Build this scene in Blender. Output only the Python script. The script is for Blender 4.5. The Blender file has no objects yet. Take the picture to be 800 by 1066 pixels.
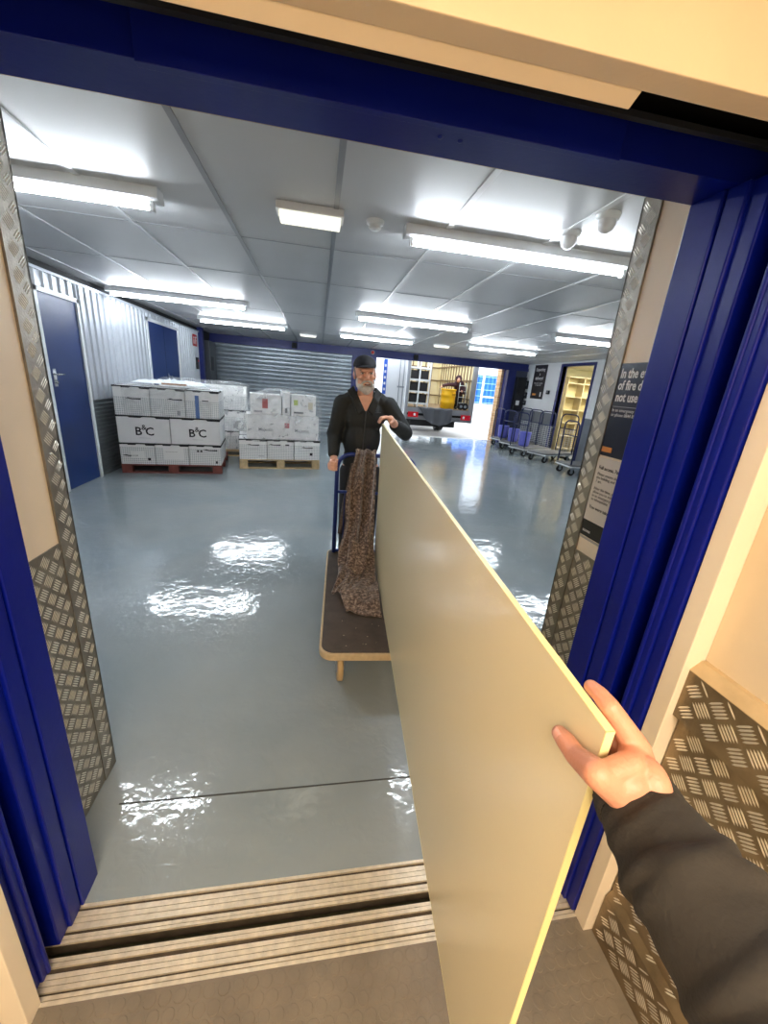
import bpy, bmesh, math, random
from mathutils import Vector, Matrix, noise as mnoise
random.seed(7)
SC = bpy.context.scene
COL = SC.collection
# ---------------- camera, world, exposure ----------------
cam_data = bpy.data.cameras.new('camera')
cam = bpy.data.objects.new('camera', cam_data); COL.objects.link(cam)
CR = (0.984580, -0.155939, 0.079280); CU = (-0.025989, 0.317776, 0.947810); CB = (-0.172994, -0.935255, 0.308823)
cam.matrix_world = Matrix(((CR[0], CU[0], CB[0], 0), (CR[1], CU[1], CB[1], 0), (CR[2], CU[2], CB[2], 1.6), (0, 0, 0, 1)))
cam_data.sensor_fit = 'HORIZONTAL'; cam_data.sensor_width = 36; cam_data.lens = 18.3008
cam_data.clip_start = 0.02; cam_data.clip_end = 200
SC.camera = cam
W = bpy.data.worlds.new('overcast_sky'); SC.world = W; W.use_nodes = True
W.node_tree.nodes['Background'].inputs[0].default_value = (0.86, 0.93, 1.0, 1)
W.node_tree.nodes['Background'].inputs[1].default_value = 1.0
SC.view_settings.view_transform = 'Standard'; SC.view_settings.look = 'None'
SC.view_settings.gamma = 1.0; SC.view_settings.use_curve_mapping = False
SC.view_settings.exposure = 2.3
TUBE_POWER = 19.0
LIFT_POWER = 15.5

# lift car ceiling lamp (area light in the ceiling panel)
ld = bpy.data.lights.new('lift_ceiling_lamp', 'AREA'); ld.shape = 'RECTANGLE'; ld.size = 1.3; ld.size_y = 1.1
ld.energy = LIFT_POWER; ld.color = (1.0, 0.87, 0.68)
lo = bpy.data.objects.new('lift_ceiling_lamp', ld); COL.objects.link(lo); lo.location = (0.05, -1.1, 2.27)

# ---------------- materials ----------------
def lin(c):
    return tuple(((x/255)/12.92 if x/255 <= 0.04045 else ((x/255+0.055)/1.055)**2.4) for x in c)
MATS = {}
def mat(name, rgb, rough=0.5, metal=0.0, bump=0.0, bscale=50, var=0.0, vscale=6, rvar=0.0, detail=4, spec=None, coat=0.0):
    if name in MATS: return MATS[name]
    m = bpy.data.materials.new(name); m.use_nodes = True
    nt = m.node_tree; b = nt.nodes['Principled BSDF']
    c = lin(rgb)
    b.inputs['Base Color'].default_value = (*c, 1)
    b.inputs['Roughness'].default_value = rough; b.inputs['Metallic'].default_value = metal
    if spec is not None: b.inputs['Specular IOR Level'].default_value = spec
    if coat: b.inputs['Coat Weight'].default_value = coat; b.inputs['Coat Roughness'].default_value = 0.08
    tc = None
    if bump or var or rvar:
        tc = nt.nodes.new('ShaderNodeTexCoord')
    if var:
        n = nt.nodes.new('ShaderNodeTexNoise'); n.inputs['Scale'].default_value = vscale; n.inputs['Detail'].default_value = detail
        nt.links.new(tc.outputs['Object'], n.inputs['Vector'])
        r = nt.nodes.new('ShaderNodeValToRGB')
        r.color_ramp.elements[0].position = 0.3; r.color_ramp.elements[1].position = 0.7
        r.color_ramp.elements[0].color = (*[x*(1-var) for x in c], 1); r.color_ramp.elements[1].color = (*[min(1, x*(1+var)) for x in c], 1)
        nt.links.new(n.outputs['Fac'], r.inputs['Fac']); nt.links.new(r.outputs['Color'], b.inputs['Base Color'])
    if rvar:
        n = nt.nodes.new('ShaderNodeTexNoise'); n.inputs['Scale'].default_value = vscale*0.7; n.inputs['Detail'].default_value = 3
        nt.links.new(tc.outputs['Object'], n.inputs['Vector'])
        mr = nt.nodes.new('ShaderNodeMapRange'); mr.inputs['From Min'].default_value = 0.3; mr.inputs['From Max'].default_value = 0.7
        mr.inputs['To Min'].default_value = max(0.02, rough-rvar); mr.inputs['To Max'].default_value = rough+rvar
        nt.links.new(n.outputs['Fac'], mr.inputs['Value']); nt.links.new(mr.outputs['Result'], b.inputs['Roughness'])
    if bump:
        n = nt.nodes.new('ShaderNodeTexNoise'); n.inputs['Scale'].default_value = bscale; n.inputs['Detail'].default_value = detail
        nt.links.new(tc.outputs['Object'], n.inputs['Vector'])
        bp = nt.nodes.new('ShaderNodeBump'); bp.inputs['Strength'].default_value = min(1, bump); bp.inputs['Distance'].default_value = 0.01*max(1, bump)
        nt.links.new(n.outputs['Fac'], bp.inputs['Height']); nt.links.new(bp.outputs['Normal'], b.inputs['Normal'])
    MATS[name] = m
    return m
def emis(name, rgb, power, lo=1.0):
    m = bpy.data.materials.new(name); m.use_nodes = True; b = m.node_tree.nodes['Principled BSDF']
    b.inputs['Base Color'].default_value = (0.8, 0.8, 0.8, 1)
    b.inputs['Emission Color'].default_value = (*rgb, 1); b.inputs['Emission Strength'].default_value = power
    MATS[name] = m; return m

# ---------------- mesh helper ----------------
class G:
    def __init__(s): s.v = []; s.f = []; s.mi = []; s.sm = []; s.cur = 0; s.smooth = False
    def add(s, vs, fs):
        o = len(s.v); s.v.extend([Vector(v) for v in vs])
        for f in fs: s.f.append([o+i for i in f]); s.mi.append(s.cur); s.sm.append(s.smooth)
        return s
    def box(s, x0, x1, y0, y1, z0, z1, xf=None):
        vs = [Vector((x, y, z)) for x in (x0, x1) for y in (y0, y1) for z in (z0, z1)]
        if xf: vs = [xf @ v for v in vs]
        return s.add(vs, [(0,1,3,2),(4,6,7,5),(0,4,5,1),(2,3,7,6),(0,2,6,4),(1,5,7,3)])
    def frame(s, t, up=Vector((0,0,1))):
        t = t.normalized()
        if abs(t.dot(up)) > 0.98: up = Vector((0,1,0))
        a = t.cross(up).normalized(); return a, t.cross(a).normalized()
    def tube(s, pts, r, seg=10, caps=True, closed=False):
        pts = [Vector(p) for p in pts]; n = len(pts)
        rs = r if isinstance(r, (list, tuple)) else [r]*n
        vs = []; a = None
        for i, p in enumerate(pts):
            if closed: t = pts[(i+1) % n]-pts[i-1]
            else: t = pts[min(i+1, n-1)]-pts[max(i-1, 0)]
            t.normalize()
            if a is None: a, b = s.frame(t)
            else:
                a = (a - t*a.dot(t)).normalized(); b = t.cross(a)
            for k in range(seg):
                w = 2*math.pi*k/seg
                vs.append(p + (a*math.cos(w)+b*math.sin(w))*rs[i])
        fs = []
        for i in range(n if closed else n-1):
            j = (i+1) % n
            for k in range(seg):
                l = (k+1) % seg
                fs.append((i*seg+k, i*seg+l, j*seg+l, j*seg+k))
        old = s.smooth; s.smooth = True
        s.add(vs, fs); s.smooth = False
        if caps and not closed:
            o = len(s.v)-len(vs)
            s.f.append([o+k for k in range(seg)][::-1]); s.mi.append(s.cur); s.sm.append(False)
            s.f.append([o+(n-1)*seg+k for k in range(seg)]); s.mi.append(s.cur); s.sm.append(False)
        s.smooth = old
        return s
    def cyl(s, p, q, r, seg=16, r2=None): return s.tube([p, q], [r, r if r2 is None else r2], seg)
    def ell(s, c, r, seg=16, rings=10, xf=None):
        c = Vector(c); vs = []; fs = []
        R = r if isinstance(r, (tuple, list)) else (r, r, r)
        for i in range(rings+1):
            th = math.pi*i/rings
            for k in range(seg):
                ph = 2*math.pi*k/seg
                v = Vector((R[0]*math.sin(th)*math.cos(ph), R[1]*math.sin(th)*math.sin(ph), R[2]*math.cos(th)))
                if xf: v = xf @ v
                vs.append(c+v)
        for i in range(rings):
            for k in range(seg):
                l = (k+1) % seg; fs.append((i*seg+k, (i+1)*seg+k, (i+1)*seg+l, i*seg+l))
        old = s.smooth; s.smooth = True; s.add(vs, fs); s.smooth = old; return s
    def prism(s, pts, a0, a1, axis='z'):
        n = len(pts)
        def P(p, a): return {'z': (p[0], p[1], a), 'y': (p[0], a, p[1]), 'x': (a, p[0], p[1])}[axis]
        vs = [P(p, a0) for p in pts]+[P(p, a1) for p in pts]
        fs = [tuple(range(n))[::-1], tuple(range(n, 2*n))]+[(i, (i+1) % n, n+(i+1) % n, n+i) for i in range(n)]
        return s.add(vs, fs)
    def grid(s, fn, nu, nv):
        vs = [fn(i/nu, j/nv) for i in range(nu+1) for j in range(nv+1)]
        fs = [(i*(nv+1)+j, (i+1)*(nv+1)+j, (i+1)*(nv+1)+j+1, i*(nv+1)+j+1) for i in range(nu) for j in range(nv)]
        old = s.smooth; s.smooth = True; s.add(vs, fs); s.smooth = old; return s
    def lathe(s, c, prof, seg=24):
        c = Vector(c); vs = []; fs = []
        for (r, z) in prof:
            for k in range(seg):
                w = 2*math.pi*k/seg; vs.append(c+Vector((r*math.cos(w), r*math.sin(w), z)))
        for i in range(len(prof)-1):
            for k in range(seg):
                l = (k+1) % seg; fs.append((i*seg+k, i*seg+l, (i+1)*seg+l, (i+1)*seg+k))
        old = s.smooth; s.smooth = True; s.add(vs, fs); s.smooth = old
        return s
    def build(s, name, m, parent=None, bevel=0, world=False, solid=0, subsurf=0, fixn=True):
        vs = s.v; loc = Vector((0, 0, 0))
        if parent is None and vs:
            lo_ = [min(v[i] for v in vs) for i in range(3)]; hi = [max(v[i] for v in vs) for i in range(3)]
            loc = Vector(((lo_[0]+hi[0])/2, (lo_[1]+hi[1])/2, lo_[2])); vs = [v-loc for v in vs]
        elif world:
            p = parent; I = Matrix.Identity(4)
            while p is not None: I = p.matrix_basis @ I; p = p.parent
            I = I.inverted(); vs = [I @ v for v in vs]
        me = bpy.data.meshes.new(name); me.from_pydata([tuple(v) for v in vs], [], s.f)
        ms = m if isinstance(m, (list, tuple)) else [m]
        for x in ms: me.materials.append(x)
        me.polygons.foreach_set('material_index', s.mi); me.polygons.foreach_set('use_smooth', s.sm)
        me.update()
        if fixn:
            bm = bmesh.new(); bm.from_mesh(me); bmesh.ops.recalc_face_normals(bm, faces=bm.faces); bm.to_mesh(me); bm.free()
        o = bpy.data.objects.new(name, me); COL.objects.link(o); o.location = loc
        if parent is not None: o.parent = parent
        if solid: md = o.modifiers.new('solid', 'SOLIDIFY'); md.thickness = solid
        if bevel: md = o.modifiers.new('bevel', 'BEVEL'); md.width = bevel; md.segments = 2; md.limit_method = 'ANGLE'
        if subsurf: md = o.modifiers.new('sub', 'SUBSURF'); md.levels = subsurf; md.render_levels = subsurf
        return o
def tag(o, label, cat, group=None, kind=None):
    o['label'] = label; o['category'] = cat
    if group: o['group'] = group
    if kind: o['kind'] = kind
    return o
def thing(name, label, cat, loc=(0,0,0), rz=0, group=None):
    o = bpy.data.objects.new(name, None); COL.objects.link(o); o.empty_display_size = 0.1
    o.location = loc; o.rotation_euler = (0, 0, rz)
    o.matrix_basis = Matrix.Translation(Vector(loc)) @ Matrix.Rotation(rz, 4, 'Z')
    return tag(o, label, cat, group)
def struct(name, g, m, bevel=0, label=None, fixn=True):
    o = g.build(name, m, None, bevel, fixn=fixn); o['kind'] = 'structure'
    if label: o['label'] = label
    return o
def part(o, label): o['label'] = label; return o
def text(name, s, size, pos, right, up, m, parent=None, world=False, ext=0.0006, bold=0.0, align='LEFT', sx=1.0):
    cu = bpy.data.curves.new('lettering', 'FONT'); cu.body = s; cu.size = size; cu.extrude = ext; cu.offset = bold; cu.align_x = align
    cu.resolution_u = 2
    t = bpy.data.objects.new('lettering', cu); COL.objects.link(t)
    bpy.context.view_layer.update()
    me0 = bpy.data.meshes.new_from_object(t.evaluated_get(bpy.context.evaluated_depsgraph_get()))
    R = Vector(right).normalized(); U = Vector(up).normalized(); N = R.cross(U); pos = Vector(pos)
    g = G(); g.add([pos+R*v.co.x*sx+U*v.co.y+N*v.co.z for v in me0.vertices], [tuple(p.vertices) for p in me0.polygons])
    bpy.data.objects.remove(t); bpy.data.curves.remove(cu); bpy.data.meshes.remove(me0)
    return g.build(name, m, parent, world=world, fixn=False)
def blob(name, chains, ells, voxel, m, parent=None, world=False, smooth=4):
    """one continuous skin grown round tapered limbs and ellipsoids (voxel union)"""
    g = G()
    for ch in chains:
        for (p, r) in ch: g.ell(p, r, 14, 9)
        for (a, ra), (b, rb) in zip(ch[:-1], ch[1:]):
            g.cyl(Vector(a), Vector(b), ra, 14, rb)
    for e in ells:
        g.ell(e[0], e[1], 22, 14, e[2] if len(e) > 2 else None)
    o = g.build('skin_source', m, None)
    md = o.modifiers.new('r', 'REMESH'); md.mode = 'VOXEL'; md.voxel_size = voxel; md.use_smooth_shade = True
    md = o.modifiers.new('s', 'SMOOTH'); md.iterations = smooth; md.factor = 0.5
    bpy.context.view_layer.update()
    me = bpy.data.meshes.new_from_object(o.evaluated_get(bpy.context.evaluated_depsgraph_get()))
    off = o.location.copy(); bpy.data.objects.remove(o)
    g2 = G(); g2.smooth = True
    g2.add([v.co+off for v in me.vertices], [tuple(p.vertices) for p in me.polygons])
    bpy.data.meshes.remove(me)
    return g2.build(name, m, parent, world=world, fixn=False)
def rotm(x=0, y=0, z=0):
    return Matrix.Rotation(z, 3, 'Z') @ Matrix.Rotation(y, 3, 'Y') @ Matrix.Rotation(x, 3, 'X')
# ---------------- material set ----------------
CREAM = mat('cream_paint', (242, 228, 206), 0.45, var=0.04, vscale=3)
CREAM2 = mat('cream_laminate', (226, 209, 182), 0.4, bump=0.05, bscale=120, var=0.05, vscale=5)
WHITEW = mat('white_wall_paint', (246, 248, 250), 0.6, var=0.03, vscale=2)
GREYW = mat('grey_wall_paint', (120, 126, 134), 0.5, var=0.05)
BLUE = mat('blue_gloss_paint', (3, 20, 128), 0.34, bump=0.03, bscale=60, var=0.12, vscale=4, spec=0.28)
NAVY = mat('navy_steel_paint', (24, 38, 110), 0.4, var=0.1, vscale=3)
DOORB = mat('blue_door_paint', (14, 46, 104), 0.38, var=0.1, vscale=2)
BLACK = mat('black_void', (6, 6, 8), 0.8)
DARK = mat('dark_metal', (40, 42, 48), 0.5, metal=0.5)
RUB = mat('black_rubber', (22, 22, 24), 0.7)
ALU = mat('worn_aluminium', (232, 220, 198), 0.45, metal=0.5, bump=0.15, bscale=90, var=0.13, vscale=40)
ALUG = mat('dark_aluminium_groove', (84, 74, 62), 0.6, metal=0.4, var=0.3, vscale=30)  # darker, mottled metal for the bottoms of the sill grooves
PLATE = mat('grimy_tread_plate', (150, 144, 134), 0.42, metal=0.8, bump=0.15, bscale=160, var=0.25, vscale=12)
BARS = mat('polished_tread_bars', (244, 238, 226), 0.3, metal=0.75, var=0.1, vscale=30)
PLATEL = mat('brown_lift_tread_plate', (150, 134, 110), 0.40, metal=0.8, bump=0.15, bscale=160, var=0.3, vscale=12)
GALV = mat('galvanised_steel', (160, 170, 178), 0.36, metal=0.55, var=0.1, vscale=8)
CLAD = mat('white_cladding_steel', (182, 188, 196), 0.34, metal=0.25, var=0.03)
CLADG = mat('grey_cladding_steel', (112, 118, 122), 0.45, metal=0.3, var=0.05)
STEELW = mat('white_steel', (225, 228, 230), 0.4)
CHROME = mat('chrome', (220, 222, 225), 0.15, metal=1.0)
CEILM = mat('ceiling_panel_plastic', (198, 199, 200), 0.45, bump=0.08, bscale=3, var=0.03, vscale=1.5, detail=2, spec=0.25)
STRIP = mat('ceiling_joint_strip', (232, 233, 235), 0.2)
STRIPD = mat('ceiling_joint_strip_dim', (140, 142, 147), 0.35)  # same strip away from the battens, weaker light put into the grey
INK = mat('black_ink', (28, 28, 34), 0.6)
WHITEI = mat('white_ink', (238, 238, 240), 0.5)
CONC = mat('outdoor_concrete', (176, 174, 170), 0.8, var=0.08, vscale=1.5)

def floor_material():
    m = bpy.data.materials.new('grey_floor_paint'); m.use_nodes = True; nt = m.node_tree; b = nt.nodes['Principled BSDF']
    tc = nt.nodes.new('ShaderNodeTexCoord')
    def noise(sc, det, dist=0.0):
        n = nt.nodes.new('ShaderNodeTexNoise'); n.inputs['Scale'].default_value = sc; n.inputs['Detail'].default_value = det; n.inputs['Distortion'].default_value = dist
        nt.links.new(tc.outputs['Object'], n.inputs['Vector']); return n
    n1 = noise(0.9, 5, 0.6); r = nt.nodes.new('ShaderNodeValToRGB')
    r.color_ramp.elements[0].position = 0.3; r.color_ramp.elements[1].position = 0.72
    r.color_ramp.elements[0].color = (*lin((138, 150, 156)), 1); r.color_ramp.elements[1].color = (*lin((156, 164, 166)), 1)
    nt.links.new(n1.outputs['Fac'], r.inputs['Fac']); nt.links.new(r.outputs['Color'], b.inputs['Base Color'])
    n2 = noise(1.7, 3); mr = nt.nodes.new('ShaderNodeMapRange')
    mr.inputs['From Min'].default_value = 0.3; mr.inputs['From Max'].default_value = 0.7; mr.inputs['To Min'].default_value = 0.03; mr.inputs['To Max'].default_value = 0.10
    nt.links.new(n2.outputs['Fac'], mr.inputs['Value']); nt.links.new(mr.outputs['Result'], b.inputs['Roughness'])
    n3 = noise(17, 2, 1.0); n4 = noise(5, 3)
    ad = nt.nodes.new('ShaderNodeMath'); ad.operation = 'MULTIPLY_ADD'; ad.inputs[1].default_value = 4.0
    nt.links.new(n4.outputs['Fac'], ad.inputs[0]); nt.links.new(n3.outputs['Fac'], ad.inputs[2])
    bp = nt.nodes.new('ShaderNodeBump'); bp.inputs['Strength'].default_value = 0.5; bp.inputs['Distance'].default_value = 0.0024
    nt.links.new(ad.outputs[0], bp.inputs['Height']); nt.links.new(bp.outputs['Normal'], b.inputs['Normal'])
    b.inputs['IOR'].default_value = 1.6
    return m
FLOORM = floor_material()
RUBF = mat('grey_stud_rubber', (122, 112, 98), 0.55, bump=0.1, bscale=80, var=0.15, vscale=9)

# ---------------- lobby shell ----------------
XL, XR, YF, ZC = -3.1, 6.9, 13.0, 2.62
g = G(); g.box(-3.4, 7.2, 0.892, 13.35, -0.2, 0)
struct('floor', g, FLOORM)
g = G(); g.box(-0.71, 1.3, 1.197, 1.203, -0.002, 0.0012); g.box(1.3, 6.8, 1.6, 1.606, -0.002, 0.001)
struct('trim_1', g, mat('floor_joint', (60, 62, 62), 0.8), label='dark straight joint across the painted floor')
# ceiling with joint strips
g = G(); g.box(-3.6, 7.2, 1.3, 13.3, ZC, ZC+0.1)
g.cur = 1
for x in (-2.92, -2.2, -1.42, 0.82, 1.53, 2.3, 3.05, 3.8, 4.55, 5.3, 6.05): g.box(x-0.018, x+0.018, 1.4, 13.0, ZC-0.006, ZC)
g.cur = 2
for x in (-0.65, 0.08): g.box(x-0.016, x+0.016, 1.4, 13.0, ZC-0.006, ZC)
for y in (3.75, 5.0, 7.45, 9.9, 11.4): g.box(-3.6, 7.0, y-0.007, y+0.007, ZC-0.003, ZC)
struct('ceiling', g, [CEILM, STRIP, STRIPD])
# left wall: corrugated cladding with two door openings
def rib_profile(a0, a1, pitch, depth):
    pts = []; a = a0; ph = 0
    while a < a1-1e-6:
        seq = ((0.0, 0), (0.32, 0), (0.42, 1), (0.58, 1), (0.68, 0))
        for (f, d) in seq:
            q = a+f*pitch
            if q < a1: pts.append((q, d*depth))
        a += pitch
    pts.append((a1, 0)); return pts
D1 = (5.36, 6.12, 2.28); D2 = (8.36, 9.95, 2.36); WT = 2.5; DADO = 1.08
g = G()
def ribs_v(g, y0, y1, z0, z1):
    p = rib_profile(y0, y1, 0.155, 0.022)
    vs = []
    for (a, d) in p: vs += [(XL+d, a, z0), (XL+d, a, z1)]
    g.add(vs, [(2*i, 2*i+1, 2*i+3, 2*i+2) for i in range(len(p)-1)])
def ribs_h(g, y0, y1, z0, z1):
    p = rib_profile(z0, z1, 0.055, 0.012)
    vs = []
    for (a, d) in p: vs += [(XL+d, y0, a), (XL+d, y1, a)]
    g.add(vs, [(2*i, 2*i+1, 2*i+3, 2*i+2) for i in range(len(p)-1)])
g.cur = 0
for (a, b) in ((1.38, D1[0]-0.05), (D1[1]+0.05, D2[0]-0.05), (D2[1]+0.05, 11.6)): ribs_v(g, a, b, DADO, WT)
for D in (D1, D2): ribs_v(g, D[0]-0.05, D[1]+0.05, D[2]+0.05, WT)
g.cur = 1
for (a, b) in ((1.38, D1[0]-0.05), (D1[1]+0.05, D2[0]-0.05), (D2[1]+0.05, 11.6)): ribs_h(g, a, b, 0, DADO)
g.cur = 0
g.box(XL-0.002, XL+0.03, 1.38, 11.6, WT, WT+0.03)
g.cur = 2
g.box(XL-0.3, XL-0.06, 1.38, 13.3, 0, ZC)
struct('wall_left', g, [CLAD, CLADG, mat('dark_gap', (30, 32, 36), 0.8)])
for n, D in ((3, D1), (4, D2)):
    g = G(); g.box(XL-0.04, XL+0.008, D[0], D[1], 0.01, D[2])
    if D is D2: g.cur = 1; g.box(XL+0.008, XL+0.01, 9.152, 9.158, 0.01, D[2])
    d = struct('door_%d' % n, g, [DOORB, BLACK], label=('near' if n == 3 else 'far')+' blue flush steel door in the ribbed white wall')
    o0 = Vector(d.location)
    fr = G(); e = 0.05
    fr.box(XL-0.05, XL+0.03, D[0]-e, D[0], 0, D[2]+e); fr.box(XL-0.05, XL+0.03, D[1], D[1]+e, 0, D[2]+e); fr.box(XL-0.05, XL+0.03, D[0]-e, D[1]+e, D[2], D[2]+e)
    fr.build('door_frame', STEELW, d, world=True)
    hy = D[0]+0.1 if n == 3 else 9.24
    h = G(); h.box(XL+0.008, XL+0.014, hy-0.03, hy+0.03, 1.27, 1.47); h.cyl((XL+0.01, hy, 1.41), (XL+0.06, hy, 1.41), 0.01); h.cyl((XL+0.055, hy-0.01, 1.41), (XL+0.055, hy+0.12, 1.41), 0.009); h.cyl((XL+0.01, hy, 1.32), (XL+0.035, hy, 1.32), 0.014)
    h.build('door_handle', CHROME, d, world=True)
# right wall with the open doorway to the lit locker room
DY0, DY1, DZ = 9.62, 11.0, 2.5
g = G()
for (y0, y1, z0, z1, c) in ((1.38, DY0, 1.18, ZC, 0), (1.38, DY0, 0, 1.18, 1), (DY1, 13.0, 1.18, ZC, 0), (DY1, 13.0, 0, 1.18, 1), (DY0, DY1, DZ, ZC, 0)):
    g.cur = c; g.box(XR, XR+0.12, y0, y1, z0, z1)
struct('wall_right', g, [WHITEW, GREYW])
g = G(); g.box(XR-0.02, XR+0.14, DY0-0.07, DY0, 0, DZ+0.07); g.box(XR-0.02, XR+0.14, DY1, DY1+0.07, 0, DZ+0.07); g.box(XR-0.02, XR+0.14, DY0, DY1, DZ, DZ+0.07)
struct('trim_2', g, NAVY, label='dark blue frame of the open doorway to the lit room')
YW = mat('yellow_cream_wall', (240, 234, 204), 0.6)
g = G(); g.box(9.6, 9.7, 7.5, 13, 0, 2.7); g.box(XR+0.12, 9.6, 12.9, 13.0, 0, 2.7); g.box(XR+0.12, 9.6, 7.5, 7.6, 0, 2.7); g.box(XR+0.12, 9.6, 7.6, 12.9, 2.6, 2.7)
struct('wall_locker_room', g, YW)
g = G(); g.box(XR+0.0, 9.6, 7.6, 12.9, -0.1, 0.0)
struct('floor_locker_room', g, GREYW)
# far wall: roller shutter, blue steel, open loading doorway
HB = 2.43
g = G()
g.box(XL-0.2, XR+0.2, YF, YF+0.3, HB, ZC)                       # beam
g.box(XL-0.1, XL+0.06, YF-0.02, YF+0.3, 0, HB); g.box(1.0, 1.26, YF-0.03, YF+0.3, 0, HB); g.box(1.46, 1.76, YF-0.03, YF+0.3, 0, HB)
g.box(6.2, 6.48, YF-0.03, YF+0.3, 0, HB)
g.box(XL-0.2, XR, YF-0.05, YF, HB-0.04, HB+0.05)
g.box(XL-0.02, XL+0.1, 11.6, 11.75, 0, ZC)
g.cur = 1; g.box(1.26, 1.46, YF+0.05, YF+0.25, 0, HB)
g.cur = 2; g.box(6.48, XR+0.1, YF, YF+0.3, 0, HB)
struct('wall_far', g, [NAVY, GREYW, mat('dark_slate_paint', (66, 72, 92), 0.6)])
g = G()
p = []
z = 0.05
while z < HB:
    for (f, d) in ((0, 0), (0.012, 0.03), (0.04, 0.042), (0.075, 0.042), (0.1, 0.03), (0.112, 0)): p.append((z+f, d))
    z += 0.118
vs = []
for (a, d) in p: vs += [(XL+0.05, YF+0.08-d, a), (1.02, YF+0.08-d, a)]
g.add(vs, [(2*i, 2*i+1, 2*i+3, 2*i+2) for i in range(len(p)-1)])
g.box(XL+0.05, 1.02, YF+0.04, YF+0.1, 0, 0.06)
struct('door_5', g, GALV, label='closed galvanised roller shutter in the far wall')
# wall between lobby and lift shaft with opening
RL, RR, RY0, RY1, RZ = -0.81, 1.04, 0.97, 1.38, 2.245
g = G(); g.box(-3.4, RL, RY0, RY1, 0, ZC); struct('wall_near_left', g, CREAM)
g = G(); g.box(RR, 7.1, RY0, RY1, 0, ZC); struct('wall_near_right', g, CREAM)
g = G(); g.box(RL, RR, RY0, RY1, RZ, ZC); struct('wall_near_lintel', g, mat('tan_paint', (170, 150, 125), 0.6))

# ---------------- five bar tread plate ----------------
def tread(g, org, u, v, lu, lv, n, cell=0.0625, bl=0.037, mask=None, h=0.0012):
    """raised bars in groups of five at +-45 degrees on the plane org + a*u + b*v"""
    org, u, v, n = Vector(org), Vector(u).normalized(), Vector(v).normalized(), Vector(n).normalized()
    def bar(c, d, w):
        p = v*d[0]*0 + (u*d[0]+v*d[1]); q = (u*-d[1]+v*d[0])
        L, Wd = bl/2, w/2
        vs = [c-p*L, c-p*L*0.6+q*Wd, c+p*L*0.6+q*Wd, c+p*L, c+p*L*0.6-q*Wd, c-p*L*0.6-q*Wd, c-p*L*0.55+n*h, c+p*L*0.55+n*h]
        g.add(vs, [(0,1,6),(1,2,7,6),(2,3,7),(3,4,7),(4,5,6,7),(5,0,6)])
    s = math.sqrt(0.5); k = 0; pitch = bl/5.1
    na, nb = int(lu/cell*2)+2, int(lv/cell*2)+2
    for i in range(na):
        for j in range(nb):
            if (i+j) % 2: continue
            d = (s, s) if i % 2 == 0 else (s, -s)
            for m_ in range(5):
                off = (m_-2)*pitch
                a = i*cell/2 - d[1]*off; b = j*cell/2 + d[0]*off
                if a-0.45*bl*s < 0 or a+0.45*bl*s > lu or b-0.45*bl*s < 0 or b+0.45*bl*s > lv: continue
                if mask and not mask(a, b): continue
                bar(org+u*a+v*b+n*0.0001, d, pitch*0.62)
# cladding on the reveals, lower panel and corner strip
def reveal(x, sgn, nm, side):
    # sgn: +1 faces +x
    t = 0.004*sgn
    g = G(); xa, xb = sorted((x, x+t)); g.box(xa, xb, RY0, 1.306, 0, 1.035)
    g.cur = 1; tread(g, (x+t, RY0+0.002, 0.004), (0,1,0), (0,0,1), 1.306-RY0-0.004, 1.028, (sgn,0,0))
    struct(nm[0], g, [PLATE, BARS], label='lower tread plate panel on the %s side of the doorway' % side, fixn=False)
    t2 = 0.007*sgn
    g = G(); xa, xb = sorted((x, x+t2)); g.box(xa, xb, 1.304, 1.386, 0, RZ); g.box(min(x-0.06*sgn, x+t2), max(x-0.06*sgn, x+t2), 1.38, 1.387, 0, RZ)
    g.cur = 1; tread(g, (x+t2, 1.306, 0.02), (0,1,0), (0,0,1), 0.079, RZ-0.03, (sgn,0,0))
    struct(nm[1], g, [PLATE, BARS], label='tall tread plate corner strip on the %s side of the doorway' % side, fixn=False)
reveal(RL, 1, ('trim_3', 'trim_4'), 'left'); reveal(RR, -1, ('trim_5', 'trim_6'), 'right')

# ---------------- blue landing frame, door panels, car jambs ----------------
def jamb(sgn, xs):
    # xs maps a positive inset to world x
    X = lambda d: xs + sgn*d
    def bx(g, d0, d1, y0, y1, z0=0.0, z1=2.055): g.box(min(X(d0), X(d1)), max(X(d0), X(d1)), y0, y1, z0, z1)
    a = G(); bx(a, 0, 0.19, 0.888, 0.972); a.build
    b = G(); bx(b, 0.004, 0.19, 0.836, 0.884, 0.004); bx(b, 0.014, 0.19, 0.797, 0.838, 0.004)
    c = G(); bx(c, 0.012, 0.19, 0.722, 0.749, 0.004); bx(c, 0.020, 0.19, 0.690, 0.724, 0.004); bx(c, 0.007, 0.02, 0.738, 0.749, 0.004)
    d = G(); bx(d, 0.09, 0.19, 0.749, 0.797)
    return a, b, c, d
for sgn, xs, side, nn in ((-1, -0.674, 'left', (7, 1, 8)), (1, 0.846, 'right', (9, 2, 10))):
    a, b, c, d = jamb(sgn, xs)
    struct('trim_%d' % nn[0], a, BLUE, bevel=0.003, label='blue steel %s post of the landing door frame' % side)
    o = struct('door_%d' % nn[1], b, BLUE, bevel=0.004, label='folded back blue landing door at the %s' % side)
    c.build('car_door_panel', BLUE, o, bevel=0.004, world=True)
    d.build('running_gap', BLACK, o, world=True)
    j = G()
    x0, x1 = (0.875, 1.3) if sgn > 0 else (-0.68-0.4, -0.672)
    if sgn > 0: j.box(0.875, 0.92, 0.642, 0.687, 0, 2.1); j.box(0.92, 1.3, 0.646, 0.687, 0, 2.1)
    else: j.box(-0.745, -0.672, 0.642, 0.687, 0, 2.1); j.box(-1.2, -0.745, 0.646, 0.687, 0, 2.1)
    struct('trim_%d' % nn[2], j, CREAM, bevel=0.002, label='cream steel %s jamb of the lift car' % side)
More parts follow.
